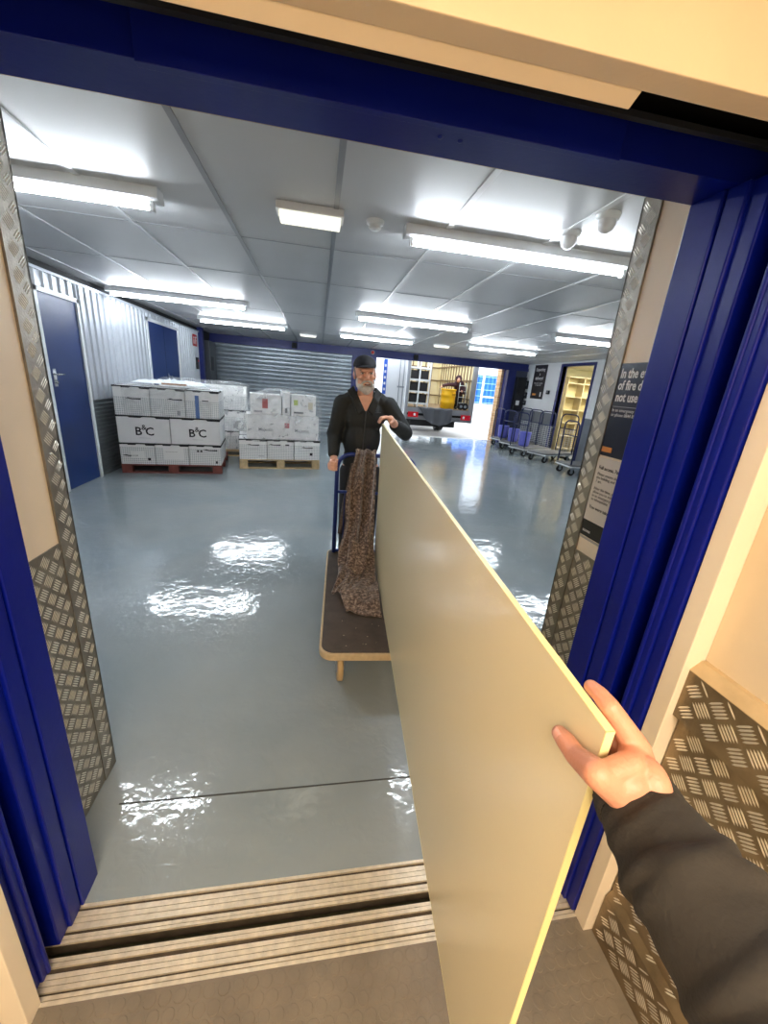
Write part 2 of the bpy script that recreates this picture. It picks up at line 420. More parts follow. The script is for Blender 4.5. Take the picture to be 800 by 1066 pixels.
# heads
g = G(); g.box(-0.9, 1.1, 0.862, 0.972, 2.055, 2.13); g.box(-0.295, 0.56, 0.848, 0.863, 2.045, 2.118)

for x in (0.215, 0.255): g.ell((x, 0.905, 2.055), (0.006, 0.006, 0.003), 10, 6)
struct('trim_11', g, BLUE, bevel=0.002, label='blue steel head across the top of the doorway')
g = G(); g.box(-1.1, 1.3, 0.70, 0.97, 2.17, 2.4); g.box(-1.1, 1.3, 0.95, 0.965, 2.12, 2.2)
g.box(-1.1, -0.87, 0.69, 0.97, 0, 2.3); g.box(1.045, 1.3, 0.69, 0.968, 0, 2.3)
struct('wall_shaft', g, BLACK)
g = G(); g.box(-0.9, 1.1, 0.80, 0.812, 2.085, 2.095); struct('trim_12', g, DARK, label='thin dark rail above the lift doors')
g = G(); g.box(-0.9, 1.2, 0.60, 0.64, 2.016, 2.4); g.cur = 1
g.prism([(0.641, 2.04), (0.641, 2.017), (0.664, 2.008), (0.667, 2.012), (0.646, 2.04)], -0.9, 0.435, 'x')
struct('trim_13', g, [CREAM2, CREAM], bevel=0.002, label='cream steel header across the front of the lift car')
# sills
g = G()
for (y0, y1) in ((0.8740, 0.8602), (0.8585, 0.8462), (0.8445, 0.830)): g.box(-0.86, 1.03, min(y0,y1), max(y0,y1), -0.03, 0.0)
g.box(-0.86, 1.03, 0.8835, 0.892, -0.03, 0.001); g.box(-0.86, 1.03, 0.8015, 0.809, -0.03, 0.0); g.box(-0.86, 1.03, 0.8105, 0.8195, -0.03, 0.0)
g.cur = 1; g.box(-0.86, 1.03, 0.80, 0.89, -0.04, -0.008)
struct('trim_14', g, [ALU, ALUG], label='grooved metal landing door sill')
g = G()
for (y0, y1) in ((0.752, 0.7615), (0.763, 0.772), (0.704, 0.7145), (0.716, 0.727), (0.7285, 0.739), (0.677, 0.6865), (0.6885, 0.697)): g.box(-0.86, 1.03, y0, y1, -0.03, 0.0)
g.cur = 1; g.box(-0.86, 1.03, 0.68, 0.77, -0.04, -0.008)
struct('trim_15', g, [ALU, ALUG], label='grooved metal lift car door sill')
g = G(); g.box(-1.1, 1.2, 0.6, 0.95, -0.6, -0.055); g.box(-1.1, 1.2, 0.60, 0.68, -0.21, -0.1); g.box(-1.2, -0.9, 0.6, 0.9, -0.3, -0.03); g.box(1.05, 1.2, 0.6, 0.9, -0.3, -0.03); struct('trim_16', g, mat('grimy_green_gap', (92, 92, 74), 0.8), label='dark running gap between the two sills')
# ---------------- lift car ----------------
g = G(); g.box(-0.9, 1.1, -1.7, 0.677, -0.1, 0.0); g.smooth = False
g.cur = 0
ysp = 0.034
for j in range(20):
    for i in range(46):
        x = -0.70+i*0.0375+(0.01875 if j % 2 else 0); y = 0.655-j*ysp
        if x > 0.89 or y < 0.0: continue
        n = 10; vs = []
        for (r, z) in ((0.0165, 0.0), (0.0152, 0.0014), (0.0, 0.0014)):
            if r == 0: vs.append((x, y, z))
            else: g.cur = 0; vs += [(x+r*math.cos(6.2832*k/n), y+r*math.sin(6.2832*k/n), z) for k in range(n)]
        g.add(vs, [(k, (k+1) % n, n+(k+1) % n, n+k) for k in range(n)]+[tuple(range(n, 2*n))])
struct('floor_lift_car', g, RUBF, fixn=False)
g = G(); g.box(0.935, 1.05, -1.7, 0.645, 0, 2.35); struct('wall_lift_right', g, CREAM2)
g = G(); g.box(-0.9, -0.745, -1.7, 0.645, 0, 2.35); struct('wall_lift_left', g, CREAM2)
g = G(); g.box(-0.9, 1.05, -1.8, -1.7, 0, 2.35); struct('wall_lift_back', g, CREAM2)
g = G(); g.box(-0.9, 1.1, -1.8, 0.6, 2.3, 2.4); struct('ceiling_lift_car', g, CREAM)
# skirting and bumper plates on the lift's right wall
g = G(); g.prism([(0.94, 0.0), (0.906, 0.0), (0.906, 0.172), (0.930, 0.205), (0.94, 0.205)], -1.69, 0.640, 'y')
g.cur = 1; tread(g, (0.9059, -0.6, 0.006), (0,1,0), (0,0,1), 1.232, 0.16, (-1,0,0))
tread(g, (0.907, -0.6, 0.174), (0,1,0), (0.024,0,0.033), 1.232, 0.038, (-0.8,0,0.58), bl=0.032)
struct('baseboard_right', g, [PLATEL, BARS], label='tread plate skirting along the lift wall', fixn=False)
g = G(); g.box(0.919, 0.94, -1.69, 0.640, 0.205, 0.862)
g.cur = 1; tread(g, (0.9189, -0.6, 0.21), (0,1,0), (0,0,1), 1.236, 0.65, (-1,0,0))
struct('trim_17', g, [PLATEL, BARS], label='wide tread plate kick panel on the lift wall', fixn=False)
g = G(); g.prism([(0.94, 0.862), (0.915, 0.862), (0.895, 0.875), (0.895, 1.008), (0.92, 1.03), (0.94, 1.03)], -1.69, 0.6425, 'y')
g.cur = 1; tread(g, (0.8949, -0.6005, 0.878), (0,1,0), (0,0,1), 1.238, 0.128, (-1,0,0))
g.cur = 2; g.prism([(0.8955, 1.0085), (0.9205, 1.031), (0.935, 1.031), (0.9355, 1.0335), (0.919, 1.0335), (0.8935, 1.011)], -1.69, 0.643, 'y')
struct('trim_18', g, [PLATEL, BARS, mat('worn_tan_edge', (196, 172, 134), 0.5, var=0.15, vscale=14)], label='raised tread plate bumper rail on the lift wall', fixn=False)
g = G(); g.prism([(-0.75, 0.0), (-0.725, 0.0), (-0.725, 0.19), (-0.745, 0.2)], -1.69, 0.64, 'y'); struct('baseboard_left', g, PLATEL)
g = G(); g.box(-0.745, -0.732, -1.69, 0.640, 0.2, 0.862)
g.cur = 1; tread(g, (-0.7319, -0.6, 0.21), (0,1,0), (0,0,1), 1.236, 0.65, (1,0,0))
struct('trim_19', g, [PLATEL, BARS], label='tread plate kick panel on the left wall of the lift', fixn=False)
g = G(); g.cur = 0; g.box(-0.7255, -0.7245, -1.69, 0.64, 0.0, 0.19); g.cur = 1; tread(g, (-0.7244, -0.6, 0.006), (0,1,0), (0,0,1), 1.232, 0.18, (1,0,0))
struct('trim_20', g, [PLATEL, BARS], label='tread plate skirting on the left wall of the lift', fixn=False)
# ---------------- ceiling fittings ----------------
TUBE = emis('lit_fluorescent_tube', (0.86, 0.93, 1.0), TUBE_POWER)
TUBEW = emis('lit_emergency_diffuser', (1.0, 0.96, 0.78), 0.26)
def batten(xc, y, ln, label, grp='fluorescent battens on the lobby ceiling'):
    t = thing('fluorescent_batten', label, 'ceiling light', (xc, y, ZC), 0, grp)
    g = G(); h = ln/2
    g.prism([(-0.05, 0), (0.05, 0), (0.062, -0.062), (0.04, -0.07), (-0.04, -0.07), (-0.062, -0.062)], -h, h, 'x'); g.build('housing', STEELW, t)
    g = G(); g.cyl((-h+0.05, -0.005, -0.098), (h-0.05, -0.005, -0.098), 0.015, 10); g.build('tube', TUBE, t)
    for s in (-1, 1):
        g = G(); g.box(s*(h-0.05)-0.012, s*(h-0.05)+0.012, -0.022, 0.014, -0.12, -0.06); g.build('tube_holder', STEELW, t)
batten(-1.80, 3.08, 1.62, 'white batten light nearest the doorway, at the upper left')
batten(1.40, 3.02, 1.72, 'long white batten light nearest the doorway, right of the small bulkhead lamp')
batten(-2.05, 6.85, 1.95, 'batten light above the big pallet, second row from the doorway')
batten(1.45, 6.6, 1.85, 'batten light above and right of the bearded man, second row')
batten(4.55, 6.45, 1.6, 'rightmost batten light, above the trolleys near the lit doorway')
batten(-1.55, 9.15, 1.75, 'batten light in front of the roller shutter, third row')
batten(1.25, 9.35, 1.7, 'batten light above the blue post behind the man, third row')
batten(4.1, 9.05, 1.7, 'batten light above the open loading doorway, third row')
t = thing('bulkhead_light', 'small lit rectangular bulkhead lamp on the near ceiling', 'ceiling light', (-0.08, 3.0, ZC))
g = G(); g.box(-0.21, 0.21, -0.075, 0.075, -0.045, 0); g.build('housing', STEELW, t, bevel=0.006)
g = G(); g.box(-0.19, 0.19, -0.06, 0.06, -0.085, -0.045)
for k in range(18): g.box(-0.185+k*0.0213, -0.176+k*0.0213, -0.062, 0.062, -0.087, -0.046)
g.build('diffuser', TUBEW, t, bevel=0.006)
for (x, y, lb) in ((-0.28, 10.6, 'tiny lit exit lamp on the ceiling in front of the shutter'), (2.9, 9.9, 'tiny lit lamp on the ceiling before the loading doorway')):
    t = thing('emergency_light', lb, 'ceiling light', (x, y, ZC), 0, 'small emergency lamps far along the ceiling')
    g = G(); g.box(-0.2, 0.2, -0.05, 0.05, -0.03, 0); g.build('housing', STEELW, t); g = G(); g.box(-0.18, 0.18, -0.04, 0.04, -0.055, -0.03); g.build('diffuser', TUBEW, t)
t = thing('smoke_detector', 'white round smoke detector on the ceiling beside the bulkhead lamp', 'smoke detector', (0.34, 3.03, ZC))
g = G(); g.lathe((0, 0, 0), [(0.0, -0.02), (0.055, -0.02), (0.06, 0.0)]); g.build('base', STEELW, t)
g = G(); g.lathe((0, 0, 0), [(0.0, -0.055), (0.03, -0.052), (0.042, -0.04), (0.03, -0.034), (0.046, -0.02)]); g.build('sensor_head', STEELW, t)
for (x, y, lb) in ((1.60, 2.42, 'white dome detector on the ceiling, the one nearer the batten light'), (1.56, 2.72, 'white dome camera on the ceiling, the lower of the two by the tread strip')):
    t = thing('dome_camera', lb, 'camera', (x, y, ZC), 0, 'white domes on the ceiling by the doorway')
    g = G(); g.lathe((0, 0, 0), [(0.0, -0.03), (0.062, -0.03), (0.068, 0.0)]); g.build('base', STEELW, t)
    g = G(); g.lathe((0, 0, 0), [(0.0, -0.095), (0.02, -0.092), (0.04, -0.075), (0.05, -0.05), (0.048, -0.03)]); g.build('dome', mat('smoked_dome', (225, 227, 230), 0.15), t)
# ---------------- signs ----------------
def wallR(x): return dict(right=(0, -1, 0), up=(0, 0, 1))
NVI = mat('poster_navy', (12, 18, 42), 0.28, coat=0.4); PAPW = mat('poster_white', (214, 210, 204), 0.4)
ORG = mat('orange_print', (216, 140, 60), 0.5)
xp = RR-0.002
t = thing('fire_notice', 'dark blue notice reading "In the event of fire do not use lift"', 'sign', (xp, 1.16, 1.415))
def wp(g, y0, y1, z0, z1, d=0.0): g.box(xp-0.001-d-0.001, xp-d, min(y0, y1), max(y0, y1), z0, z1)
g = G(); wp(g, 0.975, 1.3025, 1.418, 1.735); g.build('sheet', NVI, t, world=True)
def tx(s, size, y, z, m, par, bold=0.0, sx=1.0, nm='lettering'):
    return text(nm, s, size, (xp-0.0024, y, z), (0, -1, 0), (0, 0, 1), m, par, world=True, ext=0.0003, bold=bold, sx=sx)
for k, s in enumerate(('In the event', 'of fire do', 'not use lift')): tx(s, 0.044, 1.295-0.001*k, 1.688-0.039*k, WHITEI, t, bold=0.0010, sx=0.77)
g = G(); wp(g, 0.985, 1.295, 1.5915, 1.5925, 0.001); g.build('rule', WHITEI, t, world=True)
tx('In an emergency please use', 0.0155, 1.295, 1.575, WHITEI, t); tx('or phone 0844 857 1200', 0.0155, 1.295, 1.559, WHITEI, t)
g = G(); wp(g, 1.247, 1.297, 1.432, 1.45, 0.001); g.build('logo_panel', ORG, t, world=True)
tx('access', 0.015, 1.293, 1.437, WHITEI, t)
t = thing('access_notice', 'white notice with black foot below the dark fire notice', 'sign', (xp, 1.16, 1.1))
g = G(); wp(g, 0.975, 1.3025, 1.168, 1.410); g.build('sheet', PAPW, t, world=True)
g = G(); wp(g, 0.975, 1.3025, 1.105, 1.168); g.build('footer', mat('poster_black', (16, 17, 20), 0.3), t, world=True)
g = G(); wp(g, 0.975, 1.3025, 1.093, 1.101); g.build('clear_edge', mat('poster_holder', (180, 178, 172), 0.2), t, world=True)
for s, z, sz in (('Full access, 7am to', 1.368, 0.0175), ('Please ensure that you', 1.345, 0.015), ('the building and use p', 1.331, 0.015), ('7 am.', 1.317, 0.015), ('After the time, your h', 1.290, 0.015), ('allow you to exit and', 1.276, 0.015), ('in an emergency call', 1.262, 0.015), ('to inhospitable.', 1.248, 0.015), ('You were taken from 3', 1.216, 0.0175)):
    tx(s, sz, 1.288, z, INK, t, bold=0.0003 if sz > 0.016 else 0)
tx('access', 0.017, 1.292, 1.122, WHITEI, t)
# lobby sign
xq = XR-0.003
t = thing('delivery_sign', 'tall black sign reading "Expecting a delivery?" on the white wall', 'sign', (xq, 12.15, 1.56))
g = G(); g.box(xq-0.012, xq, 11.80, 12.53, 1.56, 2.58); g.build('sheet', mat('sign_charcoal', (36, 34, 42), 0.4), t, world=True)
def tq(s, size, y, z, m, b=0.002, al='CENTER'): return text('lettering', s, size, (xq-0.013, y, z), (0, -1, 0), (0, 0, 1), m, t, world=True, ext=0.001, bold=b, align=al)
tq('Expecting', 0.135, 12.165, 2.40, WHITEI); tq('a', 0.135, 12.165, 2.27, WHITEI); tq('delivery?', 0.135, 12.165, 2.14, WHITEI)
tq('Please ask at reception', 0.055, 12.165, 2.02, WHITEI, 0); tq('or ring the bell', 0.055, 12.165, 1.96, WHITEI, 0)
g = G(); g.box(xq-0.014, xq-0.012, 12.2, 12.42, 1.66, 1.72); g.build('logo_panel', ORG, t, world=True)
g = G(); g.box(xq-0.014, xq-0.012, 11.90, 11.97, 1.63, 1.77); g.build('white_mark', WHITEI, t, world=True)
for (y, z, w, h, lb) in ((11.5, 1.72, 0.14, 0.11, 'small black box on the white wall right of the delivery sign'), (12.86, 1.84, 0.14, 0.26, 'black wall unit, topmost of three left of the delivery sign'), (12.84, 1.54, 0.16, 0.2, 'black wall unit, middle of three left of the delivery sign'), (12.82, 1.32, 0.15, 0.15, 'black wall unit, lowest of three left of the delivery sign')):
    t = thing('wall_switch_box', lb, 'switch box', (XR, y, z), 0, 'small black boxes on the white wall')
    g = G(); g.box(-0.05, 0, -w/2, w/2, 0, h); g.build('casing', DARK, t, bevel=0.01)
    g = G(); g.box(-0.056, -0.05, -w/4, w/4, h*0.4, h*0.8); g.build('button', mat('grey_plastic', (130, 132, 140), 0.4), t)
t = thing('electrical_cabinet', 'dark electrical cabinet in the corner beside the loading doorway', 'cabinet', (6.68, YF-0.15, 1.15))
g = G(); g.box(-0.17, 0.17, 0, 0.14, 0, 1.05); g.build('casing', DARK, t, bevel=0.01); g = G(); g.box(-0.12, 0.12, -0.01, 0, 0.5, 0.95); g.build('door_panel', mat('black_enamel', (20, 21, 26), 0.3), t)
g = G(); g.box(-0.1, 0.02, -0.015, 0, 0.15, 0.3); g.build('name_plate', STEELW, t)
t = thing('control_pillar', 'dark grey control cabinet at the far end of the ribbed wall', 'cabinet', (-2.98, 12.3, 0.0))
g = G(); g.box(-0.12, 0.06, -0.35, 0.35, 0.9, 2.35); g.build('casing', mat('slate_enamel', (58, 62, 70), 0.4), t, bevel=0.01); g = G(); g.box(0.06, 0.07, -0.25, 0.0, 1.6, 1.95); g.build('panel', DARK, t)
REDM = mat('red_sign', (205, 30, 28), 0.4)
t = thing('fire_sign', 'small red and white fire sign high on the ribbed wall', 'sign', (XL+0.03, 11.2, 2.14))
g = G(); g.box(-0.005, 0.0, -0.17, 0.17, 0, 0.27); g.build('plate', REDM, t)
g = G(); g.box(0.0, 0.003, 0.02, 0.06, 0.05, 0.22); g.box(0.0, 0.003, -0.01, 0.12, 0.19, 0.22); g.box(0.0, 0.003, 0.02, 0.11, 0.12, 0.14); g.box(0, 0.003, -0.12, -0.06, 0.05, 0.15); g.ell((0.001, -0.09, 0.19), (0.004, 0.03, 0.03), 10, 6); g.build('symbol', WHITEI, t)
t = thing('door_push_box', 'slim black box on the ribbed wall below the red fire sign', 'switch box', (XL+0.03, 11.25, 1.6))
g = G(); g.box(-0.01, 0.04, -0.05, 0.05, 0, 0.28); g.build('casing', DARK, t, bevel=0.008)
g = G(); g.ell((0.045, 0, 0.2), (0.012, 0.025, 0.025), 10, 6); g.build('button', REDM, t)
t = thing('alarm_sounder', 'small red alarm sounder on the beam above the man', 'alarm', (1.62, YF-0.05, 2.44))
g = G(); g.cyl((0, 0, 0.08), (0, -0.03, 0.08), 0.06, 16); g.build('base', mat('white_plastic', (220, 220, 220), 0.4), t); g = G(); g.cyl((0, -0.03, 0.08), (0, -0.09, 0.08), 0.05, 16, 0.035); g.build('horn', REDM, t)
for (x, lb) in ((-0.75, 'black sensor box on the beam above the roller shutter'), (3.0, 'black sensor box on the beam above the loading doorway')):
    t = thing('motion_sensor', lb, 'sensor', (x, YF-0.06, 2.42), 0, 'black sensors on the far beam')
    g = G(); g.box(-0.07, 0.07, -0.06, 0.01, 0.0, 0.16); g.build('casing', RUB, t, bevel=0.015); g = G(); g.ell((0, -0.06, 0.06), (0.04, 0.02, 0.03), 10, 6); g.build('lens', DARK, t)
# locker shelf in the lit room
LT = emis('lit_room_lamp', (1.0, 0.95, 0.80), 9.0)
t = thing('ceiling_panel_light', 'lit panel lamp on the ceiling of the yellow locker room', 'ceiling light', (8.2, 10.3, 2.6))
g = G(); g.box(-0.3, 0.3, -0.8, 0.8, -0.04, 0); g.build('housing', STEELW, t); g = G(); g.box(-0.27, 0.27, -0.77, 0.77, -0.05, -0.04); g.build('diffuser', LT, t)
TANM = mat('tan_chipboard', (190, 176, 140), 0.6, var=0.1)
t = thing('pigeonhole_shelf', 'tan open shelving unit seen through the lit doorway', 'shelf', (8.1, 11.75, 0))
for x in (-0.55, 0.0, 0.55): g = G(); g.box(x-0.012, x+0.012, -0.17, 0.17, 0, 2.3); g.build('side_panel', TANM, t)
for z in (0.1, 0.5, 0.9, 1.3, 1.7, 2.1, 2.28): g = G(); g.box(-0.55, 0.55, -0.17, 0.17, z-0.012, z+0.012); g.build('shelf_board', TANM, t)
g = G(); g.box(-0.56, 0.56, 0.17, 0.18, 0, 2.3); g.build('back_panel', mat('pale_back_panel', (214, 200, 150), 0.6), t)
for (y, z, lb) in ((9.95, 1.75, 'upper small grey keypad on the yellow wall inside the lit doorway'), (10.9, 1.9, 'small grey keypad by the shelving inside the lit doorway'), (11.2, 1.1, 'lower small grey keypad inside the lit doorway')):
    t = thing('keypad', lb, 'keypad', (9.58, y, z), 0, 'grey keypads in the lit room')
    g = G(); g.box(-0.05, 0.02, -0.09, 0.09, 0, 0.3); g.build('casing', mat('keypad_grey', (92, 92, 84), 0.5), t, bevel=0.01); g = G(); g.box(-0.056, -0.05, -0.05, 0.05, 0.14, 0.25); g.build('screen', INK, t)

# ---------------- cartons on pallets ----------------
CARD = bpy.data.materials.new('white_printed_card'); CARD.use_nodes = True
def card_mat(m):
    nt = m.node_tree; b = nt.nodes['Principled BSDF']; b.inputs['Roughness'].default_value = 0.4
    tc = nt.nodes.new('ShaderNodeTexCoord'); mp = nt.nodes.new('ShaderNodeMapping'); mp.inputs['Scale'].default_value = (1, 1, 1)
    s2 = nt.nodes.new('ShaderNodeSeparateXYZ'); nt.links.new(tc.outputs['Object'], s2.inputs[0]); ax = nt.nodes.new('ShaderNodeMath'); nt.links.new(s2.outputs['X'], ax.inputs[0]); nt.links.new(s2.outputs['Y'], ax.inputs[1]); cm = nt.nodes.new('ShaderNodeCombineXYZ'); nt.links.new(ax.outputs[0], cm.inputs['X']); nt.links.new(s2.outputs['Z'], cm.inputs['Y']); nt.links.new(cm.outputs[0], mp.inputs['Vector'])
    v = nt.nodes.new('ShaderNodeTexVoronoi'); v.voronoi_dimensions = '2D'; v.inputs['Scale'].default_value = 36; v.inputs['Randomness'].default_value = 0.0
    nt.links.new(mp.outputs['Vector'], v.inputs['Vector'])
    lt = nt.nodes.new('ShaderNodeMath'); lt.operation = 'LESS_THAN'; lt.inputs[1].default_value = 0.38
    nt.links.new(v.outputs['Distance'], lt.inputs[0])
    sp = nt.nodes.new('ShaderNodeSeparateXYZ'); nt.links.new(tc.outputs['Object'], sp.inputs[0])
    z = nt.nodes.new('ShaderNodeMath'); z.operation = 'LESS_THAN'; z.inputs[1].default_value = 0.26; nt.links.new(sp.outputs['Z'], z.inputs[0])
    mu = nt.nodes.new('ShaderNodeMath'); mu.operation = 'MULTIPLY'; nt.links.new(lt.outputs[0], mu.inputs[0]); nt.links.new(z.outputs[0], mu.inputs[1])
    mx = nt.nodes.new('ShaderNodeMix'); mx.data_type = 'RGBA'; mx.inputs['A'].default_value = (*lin((234, 234, 232)), 1); mx.inputs['B'].default_value = (*lin((184, 187, 188)), 1)
    nt.links.new(mu.outputs[0], mx.inputs['Factor']); nt.links.new(mx.outputs['Result'], b.inputs['Base Color'])
card_mat(CARD)
CARDP = mat('plain_white_card', (232, 231, 230), 0.45, var=0.03)
LABM = mat('paper_label', (232, 232, 230), 0.5); BLUT = mat('blue_tape', (40, 96, 170), 0.4); REDL = mat('red_label', (190, 70, 70), 0.5)
GRNL = mat('green_label', (168, 184, 70), 0.5)
FILM = bpy.data.materials.new('stretch_film'); FILM.use_nodes = True
def film_mat(m, op):
    nt = m.node_tree; b = nt.nodes['Principled BSDF']; b.inputs['Base Color'].default_value = (0.85, 0.87, 0.88, 1); b.inputs['Roughness'].default_value = 0.14
    tc = nt.nodes.new('ShaderNodeTexCoord'); n = nt.nodes.new('ShaderNodeTexNoise'); n.inputs['Scale'].default_value = 4; n.inputs['Detail'].default_value = 3; n.inputs['Distortion'].default_value = 1.8
    nt.links.new(tc.outputs['Object'], n.inputs['Vector'])
    bp = nt.nodes.new('ShaderNodeBump'); bp.inputs['Strength'].default_value = 0.9; bp.inputs['Distance'].default_value = 0.035
    nt.links.new(n.outputs['Fac'], bp.inputs['Height']); nt.links.new(bp.outputs['Normal'], b.inputs['Normal'])
    mr = nt.nodes.new('ShaderNodeMapRange'); mr.inputs['From Min'].default_value = 0.35; mr.inputs['From Max'].default_value = 0.7; mr.inputs['To Min'].default_value = op*0.5; mr.inputs['To Max'].default_value = op*1.7
    nt.links.new(n.outputs['Fac'], mr.inputs['Value'])
    tr = nt.nodes.new('ShaderNodeBsdfTransparent'); mx = nt.nodes.new('ShaderNodeMixShader')
    nt.links.new(mr.outputs['Result'], mx.inputs[0]); nt.links.new(tr.outputs[0], mx.inputs[1]); nt.links.new(b.outputs[0], mx.inputs[2])
    nt.links.new(mx.outputs[0], nt.nodes['Material Output'].inputs['Surface'])
film_mat(FILM, 0.2)
def mp(M0, p): v = M0 @ Vector(p); return (v.x, v.y, v.z)
def carton(M0, rz, x, y, z, w, d, h, label, grp, style='print', marks=(), rim=True, cat='box'):
    t = thing('carton', label, cat, mp(M0, (x+w/2, y+d/2, z)), rz+random.uniform(-0.008, 0.008), grp)
    a, b_ = w/2-0.004, d/2-0.004
    g = G(); g.box(-a, a, -b_, b_, 0, h-0.004); g.build('body', CARD if style == 'print' else CARDP, t, bevel=0.004)
    if rim:
        g = G(); e = 0.006
        pts = [(-a-e, h-0.024), (-a*0.55, h-0.018), (-a*0.5, h-0.03), (-a*0.1, h-0.03), (0, h-0.016), (a*0.45, h-0.016), (a*0.52, h-0.036), (a+e, h-0.036), (a+e, h), (-a-e, h)]
        g.prism(pts, -b_-e, -b_+0.002, 'y'); g.box(a-0.001, a+e, -b_, b_, h-0.03, h); g.box(-a-e, -a+0.001, -b_, b_, h-0.03, h); g.box(-a, a, b_-0.002, b_+e*0.5, h-0.03, h)
        g.build('tray_rim', INK, t)
    f = -b_-0.0015
    for mk in marks:
        k = mk[0]
        if k == 'box': g = G(); g.box(mk[1], mk[2], f, f+0.002, mk[3], mk[4]); g.build(mk[6] if len(mk) > 6 else 'paper_label', mk[5], t)
        if k == 'txt': text('lettering', mk[1], mk[2], (mk[3], f-0.0005, mk[4]), (1, 0, 0), (0, 0, 1), mk[5] if len(mk) > 5 else INK, t, ext=0.0004, bold=mk[6] if len(mk) > 6 else 0.0, align='CENTER')
        if k == 'bird': g = G(); g.prism([(mk[1]-0.11, mk[2]+0.004), (mk[1]-0.06, mk[2]+0.018), (mk[1]-0.02, mk[2]+0.006), (mk[1]+0.1, mk[2]+0.012), (mk[1]+0.1, mk[2]-0.01), (mk[1]-0.02, mk[2]-0.008)], f, f+0.002, 'y'); g.build('printed_mark', INK, t)
    return t
def bc(x): return (('txt', 'B', 0.17, x-0.075, 0.12, INK, 0.003), ('txt', 'C', 0.17, x+0.075, 0.12, INK, 0.003), ('txt', '&', 0.11, x+0.002, 0.20, INK, 0.001), ('box', x-0.07, x+0.08, 0.075, 0.078, mat('grey_ink', (150, 150, 155), 0.6), 'printed_line'))
WOODR = mat('red_brown_pallet_wood', (120, 66, 58), 0.8, var=0.2, vscale=12); WOOD = mat('pale_pallet_wood', (192, 168, 128), 0.8, var=0.18, vscale=14)
def pallet(loc, rz, w, d, m, label, hh=0.14):
    t = thing('pallet', label, 'pallet', loc, rz, 'wooden pallets under the cartons')
    for i in range(3): y = (0.0, d/2-0.05, d-0.1)[i]; g = G(); g.box(0, w, y, y+0.1, 0, 0.02); g.build('bottom_board', m, t, bevel=0.003)
    for i in range(3):
        for j in range(3): x = (0, w/2-0.07, w-0.14)[i]; y = (0, d/2-0.05, d-0.1)[j]; g = G(); g.box(x, x+0.14, y, y+0.1, 0.02, hh-0.04); g.build('block', m, t, bevel=0.003)
    for i in range(3): x = (0, w/2-0.07, w-0.14)[i]; g = G(); g.box(x, x+0.14, 0, d, hh-0.04, hh-0.02); g.build('stringer', m, t)
    for i in range(6): y = (d-0.11)*i/5; g = G(); g.box(0, w, y, y+0.11, hh-0.02, hh); g.build('deck_board', m, t, bevel=0.003)
    return t
RZA = 0.13; LA = (-2.93, 6.42, 0)
MA = Matrix.Translation(LA) @ Matrix.Rotation(RZA, 4, 'Z')
pallet(LA, RZA, 1.42, 1.25, WOODR, 'reddish wooden pallet under the tall carton stack by the ribbed wall')
GA = 'cartons of the tall stack by the ribbed wall'
w3, w2 = 1.42/3, 0.71
INKG = mat('grey_ink', (150, 150, 155), 0.6)
tl = (('bird', 0.02, 0.24), ('box', -0.16, 0.12, 0.19, 0.193, INKG, 'printed_line'))
tm = (('bird', 0.1, 0.26), ('box', 0.12, 0.16, 0.03, 0.1, INKG, 'printed_mark'))
tr_ = (('box', -0.1, -0.045, 0.0, 0.34, BLUT, 'blue_tape'), ('box', 0.0, 0.14, 0.22, 0.224, INKG, 'printed_line'), ('box', 0.0, 0.09, 0.26, 0.275, INK, 'printed_line'))
bl = (('box', -0.09, 0.09, 0.1, 0.2, LABM), ('bird', -0.1, 0.13), ('box', 0.13, 0.17, 0.06, 0.1, INK, 'printed_mark'))
bm_ = (('box', -0.12, 0.17, 0.08, 0.27, LABM), ('box', -0.09, 0.08, 0.2, 0.206, INKG, 'printed_line'))
br = (('box', -0.12, -0.09, 0.21, 0.24, INK, 'printed_mark'), ('box', -0.07, -0.04, 0.21, 0.24, INK, 'printed_mark'), ('box', 0.15, 0.18, 0.03, 0.07, INK, 'printed_mark'), ('bird', 0.08, 0.24))
ptxt = {0: 'leftmost', 1: 'middle', 2: 'rightmost'}
for i, mk in enumerate((bl, bm_, br)):
    carton(MA, RZA, i*w3, 0.0, 0.141, w3, 0.46, 0.325, '%s dotted white carton in the bottom row of the tall stack by the ribbed wall' % ptxt[i], GA, marks=mk)
for i in range(2):
    carton(MA, RZA, i*w2, 0.0, 0.468, w2, 0.46, 0.405, '%s plain white B&C carton in the middle row of the tall stack' % ('left' if i == 0 else 'right'), GA, 'plain', marks=bc(0.0 if i == 0 else 0.02))
for i, mk in enumerate((tl, tm, tr_)):
    carton(MA, RZA, i*w3, 0.0, 0.875, w3, 0.46, 0.42, ('%s dotted white carton, top row of the tall stack' % ptxt[i]) + (', blue tape on front' if i == 2 else ''), GA, marks=mk)
for k, (z, h) in enumerate(((0.141, 0.325), (0.468, 0.405), (0.875, 0.42))):
    for i in range(3):
        carton(MA, RZA, i*w3, 0.47, z, w3, 0.42, h, 'white carton behind the tall stack\'s front row, %s tier, %s' % (('bottom', 'middle', 'top')[k], ptxt[i]), GA, rim=(k < 2))
